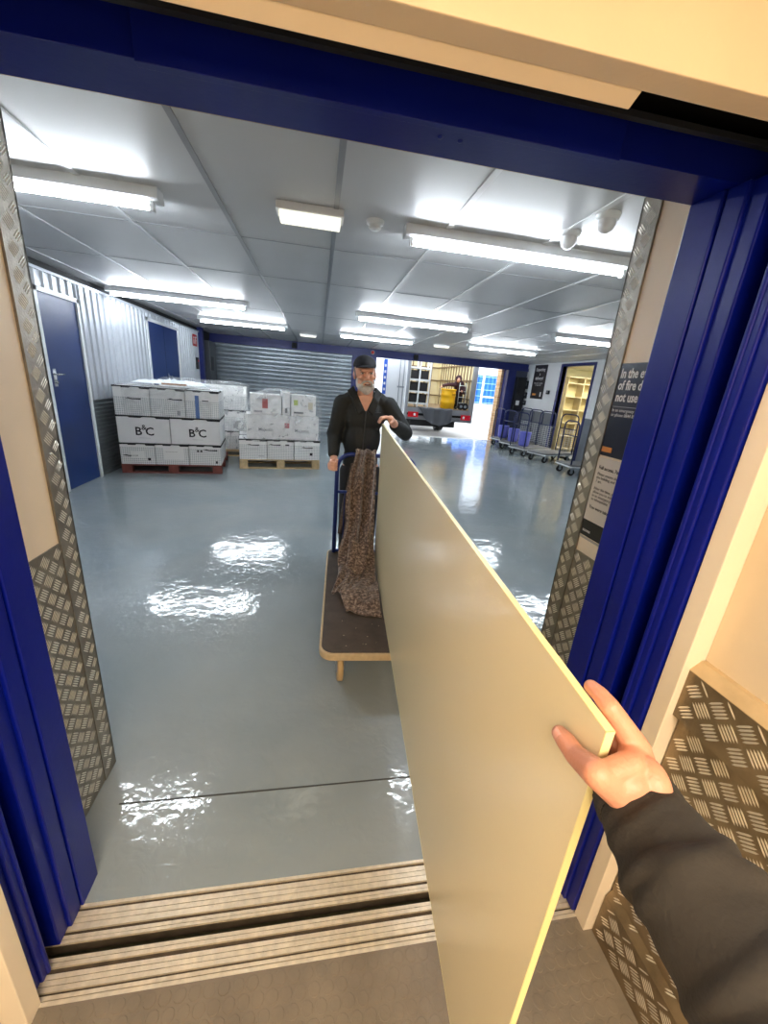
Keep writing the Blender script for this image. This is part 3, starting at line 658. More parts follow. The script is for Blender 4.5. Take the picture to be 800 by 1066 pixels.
def filmshell(name, label, rings, M0, m, nz=0.012, top=True, seg=44):
    """wrinkled film lofted through rectangles (x0,x1,y0,y1,z)"""
    g = G(); n = seg; vs = []
    for ri, (x0, x1, y0, y1, z) in enumerate(rings):
        for k in range(n):
            a = 2*math.pi*k/n; cx, sy = math.cos(a), math.sin(a); e = 0.28
            px = (x0+x1)/2+(x1-x0)/2*(abs(cx)**e)*(1 if cx > 0 else -1); py = (y0+y1)/2+(y1-y0)/2*(abs(sy)**e)*(1 if sy > 0 else -1)
            q = mnoise.noise(Vector((px*7, py*7, z*9+ri)))*nz
            vs.append(mp(M0, (px+q*cx*0.8, py+q*sy, z+mnoise.noise(Vector((px*5, py*5, ri*3.1)))*nz*1.4)))
    fs = [(i*n+k, i*n+(k+1) % n, (i+1)*n+(k+1) % n, (i+1)*n+k) for i in range(len(rings)-1) for k in range(n)]
    if top:
        z = rings[-1][4]; cx, cy = (rings[-1][0]+rings[-1][1])/2, (rings[-1][2]+rings[-1][3])/2
        vs.append(mp(M0, (cx, cy, z+0.015))); c = len(vs)-1; b = (len(rings)-1)*n
        fs += [(b+k, b+(k+1) % n, c) for k in range(n)]
    g.smooth = True; g.add(vs, fs)
    o = g.build(name, m); return tag(o, label, 'plastic wrap')
def rects(a, b, n): return [tuple(a[i]+(b[i]-a[i])*k/n for i in range(5)) for k in range(n+1)]
FILMT = bpy.data.materials.new('thin_clear_film'); FILMT.use_nodes = True; film_mat(FILMT, 0.12)
o = filmshell('stretch_film', 'clear stretch film round the tall carton stack with a torn brown gap on top', rects((-0.012, 1.435, -0.016, 0.915, 0.88), (-0.012, 1.435, -0.016, 0.915, 1.31), 8)+[(0.02, 1.40, 0.02, 0.88, 1.335)], MA, FILMT, 0.010)
# crumpled film on top, and a bare brown carton top
t = thing('crumpled_film', 'crumpled shiny film heaped on top of the tall stack', 'plastic wrap', mp(MA, (0.7, 0.55, 1.33)), RZA)
def cr(u, v):
    x = (u-0.5)*1.1; y = (v-0.5)*0.5; f = (1-(2*u-1)**4)*(1-(2*v-1)**4)
    return (x, y, 0.012+f*(0.035+0.06*abs(mnoise.noise(Vector((x*6, y*8, 2))))+0.02*mnoise.noise(Vector((x*22, y*22, 0)))))
g = G(); g.grid(cr, 60, 30); g.build('sheet', mat('bright_film', (214, 220, 224), 0.16, bump=0.5, bscale=16), t)
g = G(); g.box(-0.1, 0.24, -0.33, -0.24, 0.005, 0.03); part(g.build('torn_card', mat('brown_card', (150, 112, 84), 0.7), t), 'bare brown torn card')
# stack behind
LA2 = (-2.86, 8.0, 0); MA2 = Matrix.Translation(LA2) @ Matrix.Rotation(RZA, 4, 'Z')
pallet(LA2, RZA, 1.5, 1.1, WOOD, 'pale pallet standing behind the tall carton stack')
GB = 'cartons of the stack behind the tall one'
for k, (z, h) in enumerate(((0.141, 0.36), (0.503, 0.4), (0.905, 0.44))):
    for i in range(3): carton(MA2, RZA, i*0.5, 0.0, z, 0.5, 0.5, h, 'white carton in the stack behind the tall stack, %s tier, %s' % (('bottom', 'middle', 'top')[k], ptxt[i]), GB, rim=(k < 2))
filmshell('stretch_film', 'clear shiny film round the stack behind the tall carton stack', rects((-0.03, 1.55, -0.02, 0.6, 0.16), (-0.02, 1.54, -0.02, 0.55, 1.36), 14)+[(0.05, 1.45, 0.05, 0.45, 1.41)], MA2, FILM, 0.03)
# pallet B
RZB = 0.17; LB = (-1.33, 7.06, 0); MB_ = Matrix.Translation(LB) @ Matrix.Rotation(RZB, 4, 'Z')
pallet(LB, RZB, 1.40, 1.1, WOOD, 'pale wooden pallet under the film wrapped stack in front of the shutter', 0.17)
GC = 'cartons of the film wrapped stack before the shutter'
m1 = (('bird', 0.0, 0.25), ('box', -0.15, 0.1, 0.18, 0.184, INKG, 'printed_line'), ('box', 0.09, 0.18, 0.05, 0.065, INKG, 'printed_line'))
m2 = (('bird', -0.1, 0.26), ('box', -0.16, 0.1, 0.16, 0.164, INKG, 'printed_line'), ('box', 0.08, 0.15, 0.25, 0.275, INK, 'printed_mark'))
m3 = (('bird', 0.0, 0.22), ('box', -0.15, 0.1, 0.16, 0.164, INKG, 'printed_line'), ('box', 0.05, 0.1, 0.08, 0.13, INK, 'printed_mark'))
for i, mk in enumerate((m1, m2, m3)):
    carton(MB_, RZB, i*0.467, 0.0, 0.171, 0.467, 0.5, 0.355, '%s dotted carton in the bottom row on the pale pallet before the shutter' % ptxt[i], GC, marks=mk)
    carton(MB_, RZB, i*0.467, 0.52, 0.171, 0.467, 0.5, 0.355, '%s hidden carton behind the bottom row on the pale pallet before the shutter' % ptxt[i], GC)
g = G()
carton(MB_, RZB, 0.13, 0.02, 0.53, 1.24, 0.5, 0.42, 'wide plain white carton with grey lettering in the middle of the wrapped stack', GC, 'plain', rim=False,
       marks=(('txt', 'Majestic', 0.075, -0.3, 0.14, mat('faded_ink', (105, 108, 112), 0.6), 0.001), ('txt', 'Majestic', 0.075, 0.32, 0.14, mat('faded_ink', (105, 108, 112), 0.6), 0.001), ('box', 0.02, 0.10, 0.2, 0.29, mat('dark_red_label', (150, 50, 60), 0.5), 'red_label')))
carton(MB_, RZB, 0.2, 0.04, 0.952, 0.52, 0.46, 0.34, 'upper left carton of the wrapped stack, red label on its front', GC, 'plain', rim=False, marks=(('box', -0.06, 0.03, 0.1, 0.26, REDL, 'red_label'), ('box', -0.2, -0.06, 0.03, 0.06, INKG, 'printed_line')))
carton(MB_, RZB, 0.73, 0.04, 0.952, 0.14, 0.46, 0.40, 'narrow upright carton between the two upper cartons of the wrapped stack', GC, 'plain', rim=False, marks=(('box', -0.02, 0.02, 0.04, 0.12, INK, 'printed_mark'),))
carton(MB_, RZB, 0.88, 0.04, 0.952, 0.44, 0.46, 0.36, 'upper right carton of the wrapped stack, yellow green label on its front', GC, 'plain', rim=False, marks=(('box', -0.17, -0.10, 0.18, 0.27, GRNL, 'green_label'), ('box', -0.17, 0.0, 0.04, 0.07, INK, 'printed_line'), ('box', 0.08, 0.16, 0.12, 0.24, mat('beige_label', (190, 178, 150), 0.5), 'beige_label')))
filmshell('stretch_film', 'loose glossy stretch film tented over the stack in front of the shutter', rects((0.06, 1.42, -0.01, 1.0, 0.5), (0.1, 1.44, -0.015, 0.7, 0.97), 7)+rects((0.12, 1.43, -0.01, 0.66, 1.03), (0.26, 1.38, 0.02, 0.55, 1.30), 5)+[(0.5, 1.15, 0.08, 0.5, 1.385)], MB_, FILM, 0.03)
# ---------------- platform trolleys ----------------
TUBEB = mat('blue_trolley_tube', (28, 48, 120), 0.35, metal=0.2)
TUBEF = mat('dark_blue_trolley_tube', (44, 54, 96), 0.35, metal=0.3)
DECK = mat('brown_antislip_deck', (74, 62, 52), 0.6, var=0.25, vscale=14, bump=0.2, bscale=200)
PLY = mat('plywood_edge', (196, 174, 138), 0.6, var=0.12, vscale=30)
TAN = mat('tan_polymer_wheel', (190, 162, 118), 0.5)
def rrect(x0, x1, y0, y1, r, n=6):
    pts = []
    for (cx, cy, a0) in ((x1-r, y1-r, 0), (x0+r, y1-r, 90), (x0+r, y0+r, 180), (x1-r, y0+r, 270)):
        for k in range(n+1): a = math.radians(a0+90*k/n); pts.append((cx+r*math.cos(a), cy+r*math.sin(a)))
    return pts
def hoop(pa, pb, z0, z1, r=0.09, n=7):
    """tube path up from pa, over and down to pb"""
    pa, pb = Vector(pa), Vector(pb); d = (pb-pa).normalized(); up = Vector((0, 0, 1)); pts = [pa+up*z0]
    for k in range(n+1): a = math.pi/2*k/n; pts.append(pa+d*(r-r*math.cos(a))+up*(z1-r+r*math.sin(a)))
    for k in range(n+1): a = math.pi/2*k/n; pts.append(pb-d*(r-r*math.sin(a))+up*(z1-r+r*math.cos(a)))
    pts.append(pb+up*z0); return pts
def caster(par, x, y, r, wd, m, top, steer=0.0):
    R = Matrix.Translation((x, y, 0)) @ Matrix.Rotation(steer, 4, 'Z')
    g = G(); c = R @ Vector((0, 0, r)); ax = (R.to_3x3() @ Vector((1, 0, 0)))
    g.tube([c-ax*wd/2, c-ax*wd*0.42, c+ax*wd*0.42, c+ax*wd/2], [r*0.9, r, r, r*0.9], 22)
    w = g.build('wheel', m, par, bevel=0)
    g = G(); g.tube([c-ax*(wd/2+0.004), c+ax*(wd/2+0.004)], [r*0.45]*2, 16); g.build('hub', GALV, w)
    g = G()
    for s in (-1, 1):
        a = R @ Vector((s*(wd/2+0.008), 0, 0))
        g.add([R @ Vector((s*(wd/2+0.006)+q, yy, zz)) for q in (0, 0.004*s) for (yy, zz) in ((-0.02, r*0.8), (0.02, r*0.8), (0.045, top-0.01), (-0.03, top-0.01))], [(0,1,2,3),(4,5,6,7),(0,1,5,4),(1,2,6,5),(2,3,7,6),(3,0,4,7)])
    g.box(-wd/2-0.03, wd/2+0.03, -0.045, 0.05, top-0.012, top, R)
    g.build('caster_fork', GALV, par)
t = thing('platform_trolley', 'blue handled platform trolley with a dark brown deck, pushed by the bearded man', 'trolley', (0.035, 1.70, 0), -0.052)
WD, LN = 0.72, 1.36
g = G(); g.prism(rrect(0, WD, 0, LN, 0.075), 0.215, 0.255, 'z'); g.build('platform', PLY, t, bevel=0.004)
g = G(); g.prism(rrect(0.012, WD-0.012, 0.014, LN-0.012, 0.066), 0.2552, 0.2585, 'z'); part(g.build('deck_surface', DECK, t), 'worn dark brown deck')
random.seed(3)
g = G()
for k in range(16): x, y = random.uniform(0.05, 0.34), random.uniform(0.05, 0.5); g.prism([(x, y), (x+random.uniform(0.004, 0.012), y+0.003), (x+0.004, y+random.uniform(0.005, 0.012))], 0.2585, 0.2589, 'z')
part(g.build('paint_chips', mat('pale_chip', (170, 156, 130), 0.7), t), 'pale chips and scuffs')
g = G(); g.tube(hoop((0.055, 1.285, 0), (WD-0.055, 1.285, 0), 0.25, 1.075, 0.11), 0.0165, 12); hd = g.build('handle', TUBEB, t)
g = G(); g.cyl((0.055, 1.285, 0.775), (WD-0.055, 1.285, 0.775), 0.012); g.cyl((0.055, 1.285, 0.275), (WD-0.055, 1.285, 0.275), 0.012); g.build('crossbar', TUBEB, hd)
for k in range(8): x = 0.055+(WD-0.11)*(k+1)/9; g = G(); g.cyl((x, 1.285, 0.275), (x, 1.285, 0.775), 0.004, 8); g.build('upright_rod', TUBEB, hd)
for (x, y) in ((0.115, 0.13), (WD-0.115, 0.13), (0.115, LN-0.16), (WD-0.115, LN-0.16)): caster(t, x, y, 0.082, 0.032, TAN, 0.215, 0.06)
# far trolleys
GT = 'blue platform trolleys parked along the right wall'
FDECK = mat('grey_trolley_deck', (120, 122, 126), 0.5, var=0.1)
def far_trolley(x, y, rz, label, wheels=RUB, one=False):
    t = thing('parked_trolley', label, 'trolley', (x, y, 0), rz, GT)
    L_, Wd = 1.12, 0.60
    g = G(); g.prism(rrect(0, L_, 0, Wd, 0.05, 4), 0.215, 0.25, 'z'); g.build('platform', FDECK, t, bevel=0.004)
    g = G(); g.prism(rrect(-0.008, L_+0.008, -0.008, Wd+0.008, 0.05, 4), 0.19, 0.214, 'z'); g.build('deck_frame', STEELW, t)
    for xx, h in (((0.04, 1.17),) if not one else ())+((L_-0.04, 1.24),):
        g = G(); g.tube(hoop((xx, 0.04, 0), (xx, Wd-0.04, 0), 0.24, h, 0.13), 0.0165, 10); hp = g.build('hoop_handle', TUBEF, t)
        g = G(); g.cyl((xx, 0.04, 0.86), (xx, Wd-0.04, 0.86), 0.012, 8); g.build('crossbar', TUBEF, hp)
        if xx > 0.5:
            g = G()
            for k in range(11): z = 0.3+k*0.052; g.cyl((xx, 0.04, z), (xx, Wd-0.04, z), 0.004, 6)
            for k in range(5): yy = 0.04+(Wd-0.08)*(k+1)/6; g.cyl((xx, yy, 0.27), (xx, yy, 0.86), 0.004, 6)
            g.build('wire_grid', STEELW, hp)
    for (a, b) in ((0.1, 0.08), (0.1, Wd-0.08), (L_-0.12, 0.08), (L_-0.12, Wd-0.08)): caster(t, a, b, 0.075, 0.04, wheels, 0.19, 1.5)
far_trolley(5.80, 11.85, 0.2, 'farthest parked blue trolley, next to the loading doorway')
far_trolley(5.74, 10.95, 0.3, 'second farthest parked blue trolley, against the right wall')
far_trolley(5.62, 10.02, 0.34, 'middle parked blue trolley, beside the dark blue door frame')
far_trolley(5.74, 9.15, 0.34, 'parked trolley with a single blue hoop, before the lit doorway', one=True)
far_trolley(5.50, 7.72, 0.0, 'nearest parked blue trolley, partly hidden by the tread plate strip')
PURP = mat('violet_blue_plastic', (112, 118, 214), 0.35)
for (y, x, lb) in ((12.32, 6.05, 'violet blue plastic tub on the farthest parked trolley'), (11.4, 5.95, 'violet blue plastic tub on the second farthest trolley'), (10.5, 5.84, 'violet blue plastic tub on the middle parked trolley')):
    t = thing('plastic_tub', lb, 'tub', (x, y, 0.251), 0, 'violet blue tubs on the parked trolleys')
    g = G(); g.lathe((0, 0, 0), [(0.0, 0.0), (0.13, 0.0), (0.15, 0.06), (0.165, 0.36), (0.172, 0.38), (0.172, 0.395), (0.158, 0.395), (0.145, 0.34), (0.12, 0.02), (0.0, 0.015)], 24); g.build('body', PURP, t)
    g = G(); g.tube([(0.16*math.cos(a), 0.16*math.sin(a), 0.36-0.12*math.sin(a*1.0 if a < math.pi else 0)) for a in [math.pi*k/10 for k in range(11)]], 0.006, 6); g.build('carry_handle', STEELW, t)
# ---------------- board ----------------
BE = Vector((0.0589, 0.998, 0.0226)).normalized(); BW = Vector((0.0228, 0.0213, -0.9995)); BW = (BW-BE*BW.dot(BE)).normalized(); BN = BE.cross(BW).normalized()
BD = Vector((0.2982, 0.2656, 1.2827)); BL, BH, BT = 2.508, 1.046, 0.0095
def bpt(a, b, c): return BD+BE*a+BW*b-BN*c
t = thing('laminate_board', 'large cream laminate board held upright between the two men', 'board', tuple(bpt(BL/2, BH, 0)), 0)
def slab(g, a0, a1, b0, b1, c0, c1): g.add([bpt(a, b, c) for a in (a0, a1) for b in (b0, b1) for c in (c0, c1)], [(0,1,3,2),(4,6,7,5),(0,4,5,1),(2,3,7,6),(0,2,6,4),(1,5,7,3)])
LAM = mat('cream_laminate_face', (236, 224, 186), 0.24, var=0.02, vscale=1.5, bump=0.02, bscale=220)
g = G(); slab(g, 0.0008, BL-0.0008, 0.0008, BH-0.0008, 0, BT); g.build('panel', LAM, t, world=True)
EDG = mat('pale_yellow_edging', (250, 240, 178), 0.35)
for nm, q in (('top_edging', (0, BL, 0, 0.0012)), ('bottom_edging', (0, BL, BH-0.0012, BH)), ('near_edging', (0, 0.0012, 0, BH)), ('far_edging', (BL-0.0012, BL, 0, BH))):
    g = G(); slab(g, *q, -0.0003, BT+0.0003); part(g.build(nm, EDG, t, world=True), 'pale yellow edge strip')
# ---------------- blanket ----------------
FELT = bpy.data.materials.new('mottled_brown_felt'); FELT.use_nodes = True
def felt(m):
    nt = m.node_tree; b = nt.nodes['Principled BSDF']; b.inputs['Roughness'].default_value = 0.95; b.inputs['Sheen Weight'].default_value = 0.3
    tc = nt.nodes.new('ShaderNodeTexCoord'); n = nt.nodes.new('ShaderNodeTexNoise'); n.inputs['Scale'].default_value = 55; n.inputs['Detail'].default_value = 3; n.inputs['Roughness'].default_value = 0.7
    nt.links.new(tc.outputs['Object'], n.inputs['Vector']); r = nt.nodes.new('ShaderNodeValToRGB'); e = r.color_ramp.elements
    e[0].position = 0.36; e[0].color = (*lin((64, 50, 44)), 1); e[1].position = 0.66; e[1].color = (*lin((168, 148, 134)), 1)
    x = r.color_ramp.elements.new(0.5); x.color = (*lin((104, 86, 76)), 1)
    nt.links.new(n.outputs['Fac'], r.inputs['Fac']); nt.links.new(r.outputs['Color'], b.inputs['Base Color'])
    bp = nt.nodes.new('ShaderNodeBump'); bp.inputs['Strength'].default_value = 0.6; bp.inputs['Distance'].default_value = 0.004; nt.links.new(n.outputs['Fac'], bp.inputs['Height']); nt.links.new(bp.outputs['Normal'], b.inputs['Normal'])
felt(FELT)
# profile: (y, z, xleft, xright)
PR = [(3.07, 0.55, 0.27, 0.44), (3.04, 0.80, 0.28, 0.44), (3.02, 1.02, 0.30, 0.44), (3.005, 1.09, 0.30, 0.445), (2.97, 1.115, 0.295, 0.45), (2.935, 1.09, 0.29, 0.452), (2.91, 0.98, 0.262, 0.452),
      (2.885, 0.84, 0.245, 0.452), (2.85, 0.69, 0.226, 0.45), (2.80, 0.58, 0.213, 0.448), (2.74, 0.49, 0.20, 0.446), (2.66, 0.405, 0.19, 0.442), (2.56, 0.345, 0.178, 0.436), (2.45, 0.31, 0.155, 0.43), (2.34, 0.285, 0.132, 0.423), (2.27, 0.275, 0.13, 0.419)]
def interp(P, v):
    f = v*(len(P)-1); i = min(int(f), len(P)-2); w = f-i
    return [P[i][k]*(1-w)+P[i+1][k]*w for k in range(4)]
def drape(u, v):
    y, z, xl, xr = interp(PR, v); x = xl+(xr-xl)*u
    a = min(1, max(0, (v-0.25)*3)); k = 1 if v > 0.2 else 0.3
    fold = math.sin(u*15+v*5+1.5*math.sin(v*7))*0.026+math.sin(u*33+v*11)*0.006+mnoise.noise(Vector((u*5, v*13, 1)))*0.03
    cre = -0.028*math.exp(-((u-0.62-0.05*math.sin(v*6))/0.05)**2)
    nz = abs(fold*k+cre*a)*0.6
    out = (fold*k+cre*a)
    flat = min(1, max(0, (v-0.72)*6))
    return (x+0.012*math.sin(v*23+u*3)*(1-u)*a, y-out*(1-flat)-0.01, z+flat*(abs(out)*0.9+0.006)+ (0.006 if flat < 0.5 else 0))
t = thing('moving_blanket', 'mottled brown felt blanket draped over the trolley handle onto the deck', 'blanket', (0.32, 2.7, 0.26))
g = G(); g.grid(drape, 44, 130); g.build('blanket_cloth', FELT, t, world=True, solid=0.006)
PR2 = [(2.55, 0.34, 0.20, 0.44), (2.44, 0.305, 0.22, 0.43), (2.34, 0.305, 0.20, 0.425), (2.26, 0.315, 0.175, 0.418), (2.18, 0.30, 0.178, 0.412), (2.11, 0.278, 0.19, 0.410), (2.07, 0.268, 0.2, 0.408)]
def fold2(u, v):
    y, z, xl, xr = interp(PR2, v); x = xl+(xr-xl)*u; y -= 0.07*u*min(1, v*1.5)
    return (x, y+0.01*math.sin(u*9), z+0.012*math.sin(u*11+v*7)*(1-v)+0.022*abs(mnoise.noise(Vector((u*4, v*5, 4))))+0.004)
g = G(); g.grid(fold2, 30, 40); part(g.build('folded_end', FELT, t, world=True, solid=0.012), 'folded over end lying on the deck')
PR3 = [(2.70, 0.50, 0.25, 0.36), (2.64, 0.46, 0.245, 0.362), (2.58, 0.415, 0.235, 0.365), (2.53, 0.375, 0.225, 0.365), (2.50, 0.345, 0.22, 0.36)]
def fold3(u, v):
    y, z, xl, xr = interp(PR3, v); return (xl+(xr-xl)*u, y-0.035*math.sin(math.pi*u)-0.035, z+0.02*math.sin(u*6+1)+0.01)
g = G(); g.grid(fold3, 20, 20); part(g.build('loose_fold', FELT, t, world=True, solid=0.012), 'loose fold standing out of the drape')
def tail(u, v):
    z = 1.0-v*0.58; x = 0.262-0.055*v+0.05*u-0.02*v*(1-u); return (x, 3.0+0.015*math.sin(u*8+v*4), z)
g = G(); g.grid(tail, 10, 40); part(g.build('hanging_tail', mat('dark_felt', (84, 74, 68), 0.95, var=0.3, vscale=60), t, world=True, solid=0.01), 'darker tail hanging behind')

# ---------------- people ----------------
SKIN = mat('weathered_skin', (226, 172, 148), 0.5, var=0.08, vscale=20)
JACK = mat('black_softshell_fabric', (27, 30, 31), 0.7, var=0.15, vscale=8, bump=0.25, bscale=26)
TROU = mat('black_trousers', (24, 25, 30), 0.8)
BEARD = mat('grey_white_beard', (206, 200, 194), 0.85, bump=0.8, bscale=160, var=0.12, vscale=60)
HAIRG = mat('grey_hair', (130, 124, 120), 0.85, bump=0.6, bscale=150)
CAP = mat('black_cap_cloth', (18, 20, 30), 0.75, bump=0.1, bscale=90)
HX, HY, HZ = 0.335, 3.03, 1.655
man = thing('person', 'bearded man in black zip jacket and dark cap, pushing the trolley', 'person', (0.35, 3.16, 0))
TRX = -0.10; tr = rotm(0, math.radians(-4), math.radians(3))
def hp(x, y, z): v = tr @ Vector((x, y, z)); return (HX+v.x, HY+v.y, HZ+v.z)
def hand_chain(base, d_f, d_side, d_curl, L=0.036, r=0.0085):
    """four curled fingers leaving base; each bends twice towards d_curl"""
    base, f, s, c = Vector(base), Vector(d_f).normalized(), Vector(d_side).normalized(), Vector(d_curl).normalized(); out = []
    for k in range(4):
        l = L*(0.95, 1.06, 1.0, 0.82)[k]; p0 = base+s*((k-1.5)*0.0195)
        p1 = p0+f*l; d2 = (f*0.35+c).normalized(); p2 = p1+d2*l*0.75; d3 = (c-f*0.75).normalized(); p3 = p2+d3*l*0.6
        out.append([(p0-f*0.02, r*1.15), (p0, r*1.12), (p1, r*1.02), (p2, r*0.92), (p3, r*0.8)])
    return out
rh = Vector((0.128, 2.985, 0.985)); lh = Vector((0.515, 2.815, 1.372))
ch = [[(hp(0.01, 0.03, -0.08), 0.058), ((0.35, 3.11, 1.47), 0.062), ((0.36, 3.16, 1.36), 0.07)],
      # torso and legs under the clothes
      [((0.36, 3.17, 1.34), 0.085), ((0.35, 3.17, 1.12), 0.09), ((0.35, 3.17, 0.93), 0.10)],
      [((0.28, 3.16, 0.92), 0.085), ((0.27, 3.15, 0.50), 0.055), ((0.27, 3.17, 0.10), 0.04), ((0.265, 3.07, 0.05), 0.035)],
      [((0.43, 3.16, 0.92), 0.085), ((0.45, 3.18, 0.50), 0.055), ((0.45, 3.2, 0.10), 0.04), ((0.46, 3.1, 0.05), 0.035)],
      [((0.19, 3.14, 1.42), 0.055), ((0.135, 3.16, 1.18), 0.042), ((0.130, 3.05, 1.045), 0.030), ((0.128, 3.02, 1.01), 0.028)],
      [((0.53, 3.14, 1.43), 0.055), ((0.69, 3.12, 1.24), 0.042), ((0.565, 2.93, 1.325), 0.030), ((0.53, 2.86, 1.355), 0.027)]]
# right hand wraps the trolley post
ch += [[(rh+Vector((0.0, 0.035, 0.025)), 0.026), (rh+Vector((-0.022, 0.012, 0.0)), 0.024), (rh+Vector((-0.022, 0.01, -0.025)), 0.022)]]
for k in range(4):
    z = rh.z+0.028-0.019*k
    ch.append([((rh.x-0.026, rh.y+0.012, z), 0.010), ((rh.x-0.018, rh.y-0.018, z-0.003), 0.0105), ((rh.x+0.006, rh.y-0.030, z-0.005), 0.010), ((rh.x+0.027, rh.y-0.014, z-0.005), 0.0088)])
ch.append([((rh.x-0.005, rh.y+0.025, rh.z+0.035), 0.013), ((rh.x+0.018, rh.y+0.008, rh.z+0.045), 0.011), ((rh.x+0.026, rh.y-0.018, rh.z+0.04), 0.0095)])
# left hand hooks over the board's top far corner
ch += [[(lh+Vector((0.015, 0.045, -0.017)), 0.025), (lh+Vector((0.0, 0.01, 0.0)), 0.024), (lh+Vector((-0.01, -0.01, 0.004)), 0.021)]]
for k in range(4):
    y = lh.y-0.035+0.0195*k
    ch.append([((lh.x-0.002, y+0.012, lh.z+0.004), 0.011), ((lh.x-0.035, y, lh.z+0.012), 0.0105), ((lh.x-0.072, y-0.004, lh.z+0.002), 0.010), ((lh.x-0.086, y-0.006, lh.z-0.028), 0.0088)])
ch.append([((lh.x+0.012, lh.y-0.005, lh.z-0.01), 0.013), ((lh.x+0.004, lh.y-0.035, lh.z-0.02), 0.0115), ((lh.x-0.014, lh.y-0.058, lh.z-0.026), 0.0095)])
el = [(hp(0, 0.02, 0.035), (0.076, 0.095, 0.092), tr), (hp(0, -0.005, -0.045), (0.061, 0.078, 0.078), tr), (hp(0, -0.045, -0.09), (0.036, 0.035, 0.032), tr),
      (hp(0, -0.086, 0.036), (0.05, 0.016, 0.012), tr), (hp(0, -0.097, -0.006), (0.010, 0.014, 0.026), tr), (hp(0, -0.108, -0.022), (0.014, 0.014, 0.011), tr),
      (hp(-0.012, -0.1, -0.026), (0.009, 0.01, 0.008), tr), (hp(0.012, -0.1, -0.026), (0.009, 0.01, 0.008), tr),
      (hp(-0.04, -0.066, -0.016), (0.022, 0.02, 0.018), tr), (hp(0.04, -0.066, -0.016), (0.022, 0.02, 0.018), tr),
      (hp(-0.078, 0.02, 0.0), (0.010, 0.02, 0.032), tr), (hp(0.078, 0.02, 0.0), (0.010, 0.02, 0.032), tr)]
body = blob('body', ch, el, 0.005, SKIN, man, world=True, smooth=3)
EYEW = mat('eye_white', (205, 198, 192), 0.3); EYED = mat('eye_dark', (34, 24, 20), 0.2)
for s in (-1, 1):
    g = G(); g.ell(hp(s*0.031, -0.078, 0.012), (0.0145, 0.009, 0.0065), 14, 8, tr); e = g.build('eye', EYEW, man, world=True)
    g = G(); g.ell(hp(s*0.031, -0.0855, 0.012), (0.006, 0.003, 0.006), 10, 6, tr); g.build('iris', EYED, e, world=True)
    g = G(); g.tube([hp(s*0.050, -0.070, 0.030), hp(s*0.034, -0.088, 0.036), hp(s*0.014, -0.094, 0.031)], [0.003, 0.0045, 0.0035], 8); g.build('eyebrow', mat('grey_brow', (110, 96, 88), 0.9), man, world=True)
    g = G(); g.tube([hp(s*0.046, -0.074, 0.0185), hp(s*0.031, -0.0875, 0.021), hp(s*0.016, -0.082, 0.017)], 0.0024, 6); g.build('upper_eyelid', mat('shadow_skin', (150, 100, 84), 0.6), man, world=True)
beard = blob('beard', [], [(hp(0, -0.052, -0.097), (0.042, 0.040, 0.034), tr), (hp(0, -0.058, -0.112), (0.030, 0.03, 0.024), tr)] +
    [(hp(s*0.044, -0.030, -0.082), (0.020, 0.036, 0.028), tr) for s in (-1, 1)] + [(hp(s*0.061, -0.0, -0.052), (0.009, 0.024, 0.034), tr) for s in (-1, 1)] +
    [(hp(s*0.02, -0.089, -0.046), (0.021, 0.014, 0.008), rotm(0, s*0.35, 0)) for s in (-1, 1)] + [(hp(s*0.036, -0.072, -0.070), (0.010, 0.014, 0.018), tr) for s in (-1, 1)], 0.004, BEARD, man, world=True, smooth=2)
g = G(); g.ell(hp(0, -0.094, -0.064), (0.021, 0.009, 0.0065), 14, 8, tr); mo = g.build('mouth', mat('dark_lips', (120, 60, 54), 0.5), man, world=True)
g = G(); g.ell(hp(0, -0.1, -0.061), (0.014, 0.004, 0.003), 12, 6, tr); g.build('teeth', mat('teeth', (220, 212, 198), 0.3), mo, world=True)
blob('hair', [], [(hp(s*0.07, 0.035, 0.015), (0.014, 0.045, 0.045), tr) for s in (-1, 1)]+[(hp(0, 0.085, 0.0), (0.062, 0.035, 0.05), tr)], 0.006, HAIRG, man, world=True, smooth=2)
# cap: crown and peak
g = G()
def crown(u, v):
    a = u*2*math.pi; th = v*math.pi/2
    return hp(0.086*math.cos(a)*math.sin(th), 0.012+0.106*math.sin(a)*math.sin(th), 0.062+0.078*math.cos(th)+0.012*math.sin(a)*math.sin(th))
g.grid(crown, 40, 14); cp = g.build('cap', CAP, man, world=True, solid=0.004)
def peak(u, v):
    a = math.radians(205+130*u); r0 = 1.0; x = 0.083*math.cos(a); y = 0.012+0.104*math.sin(a)
    return hp(x*(1+0.02*v), y-0.062*v*math.sin(math.pi*u)**0.7, 0.056-0.016*v*math.sin(math.pi*u)+0.012-0.016*abs(2*u-1)**2)
g = G(); g.grid(peak, 24, 8); g.build('cap_peak', CAP, cp, world=True, solid=0.005)
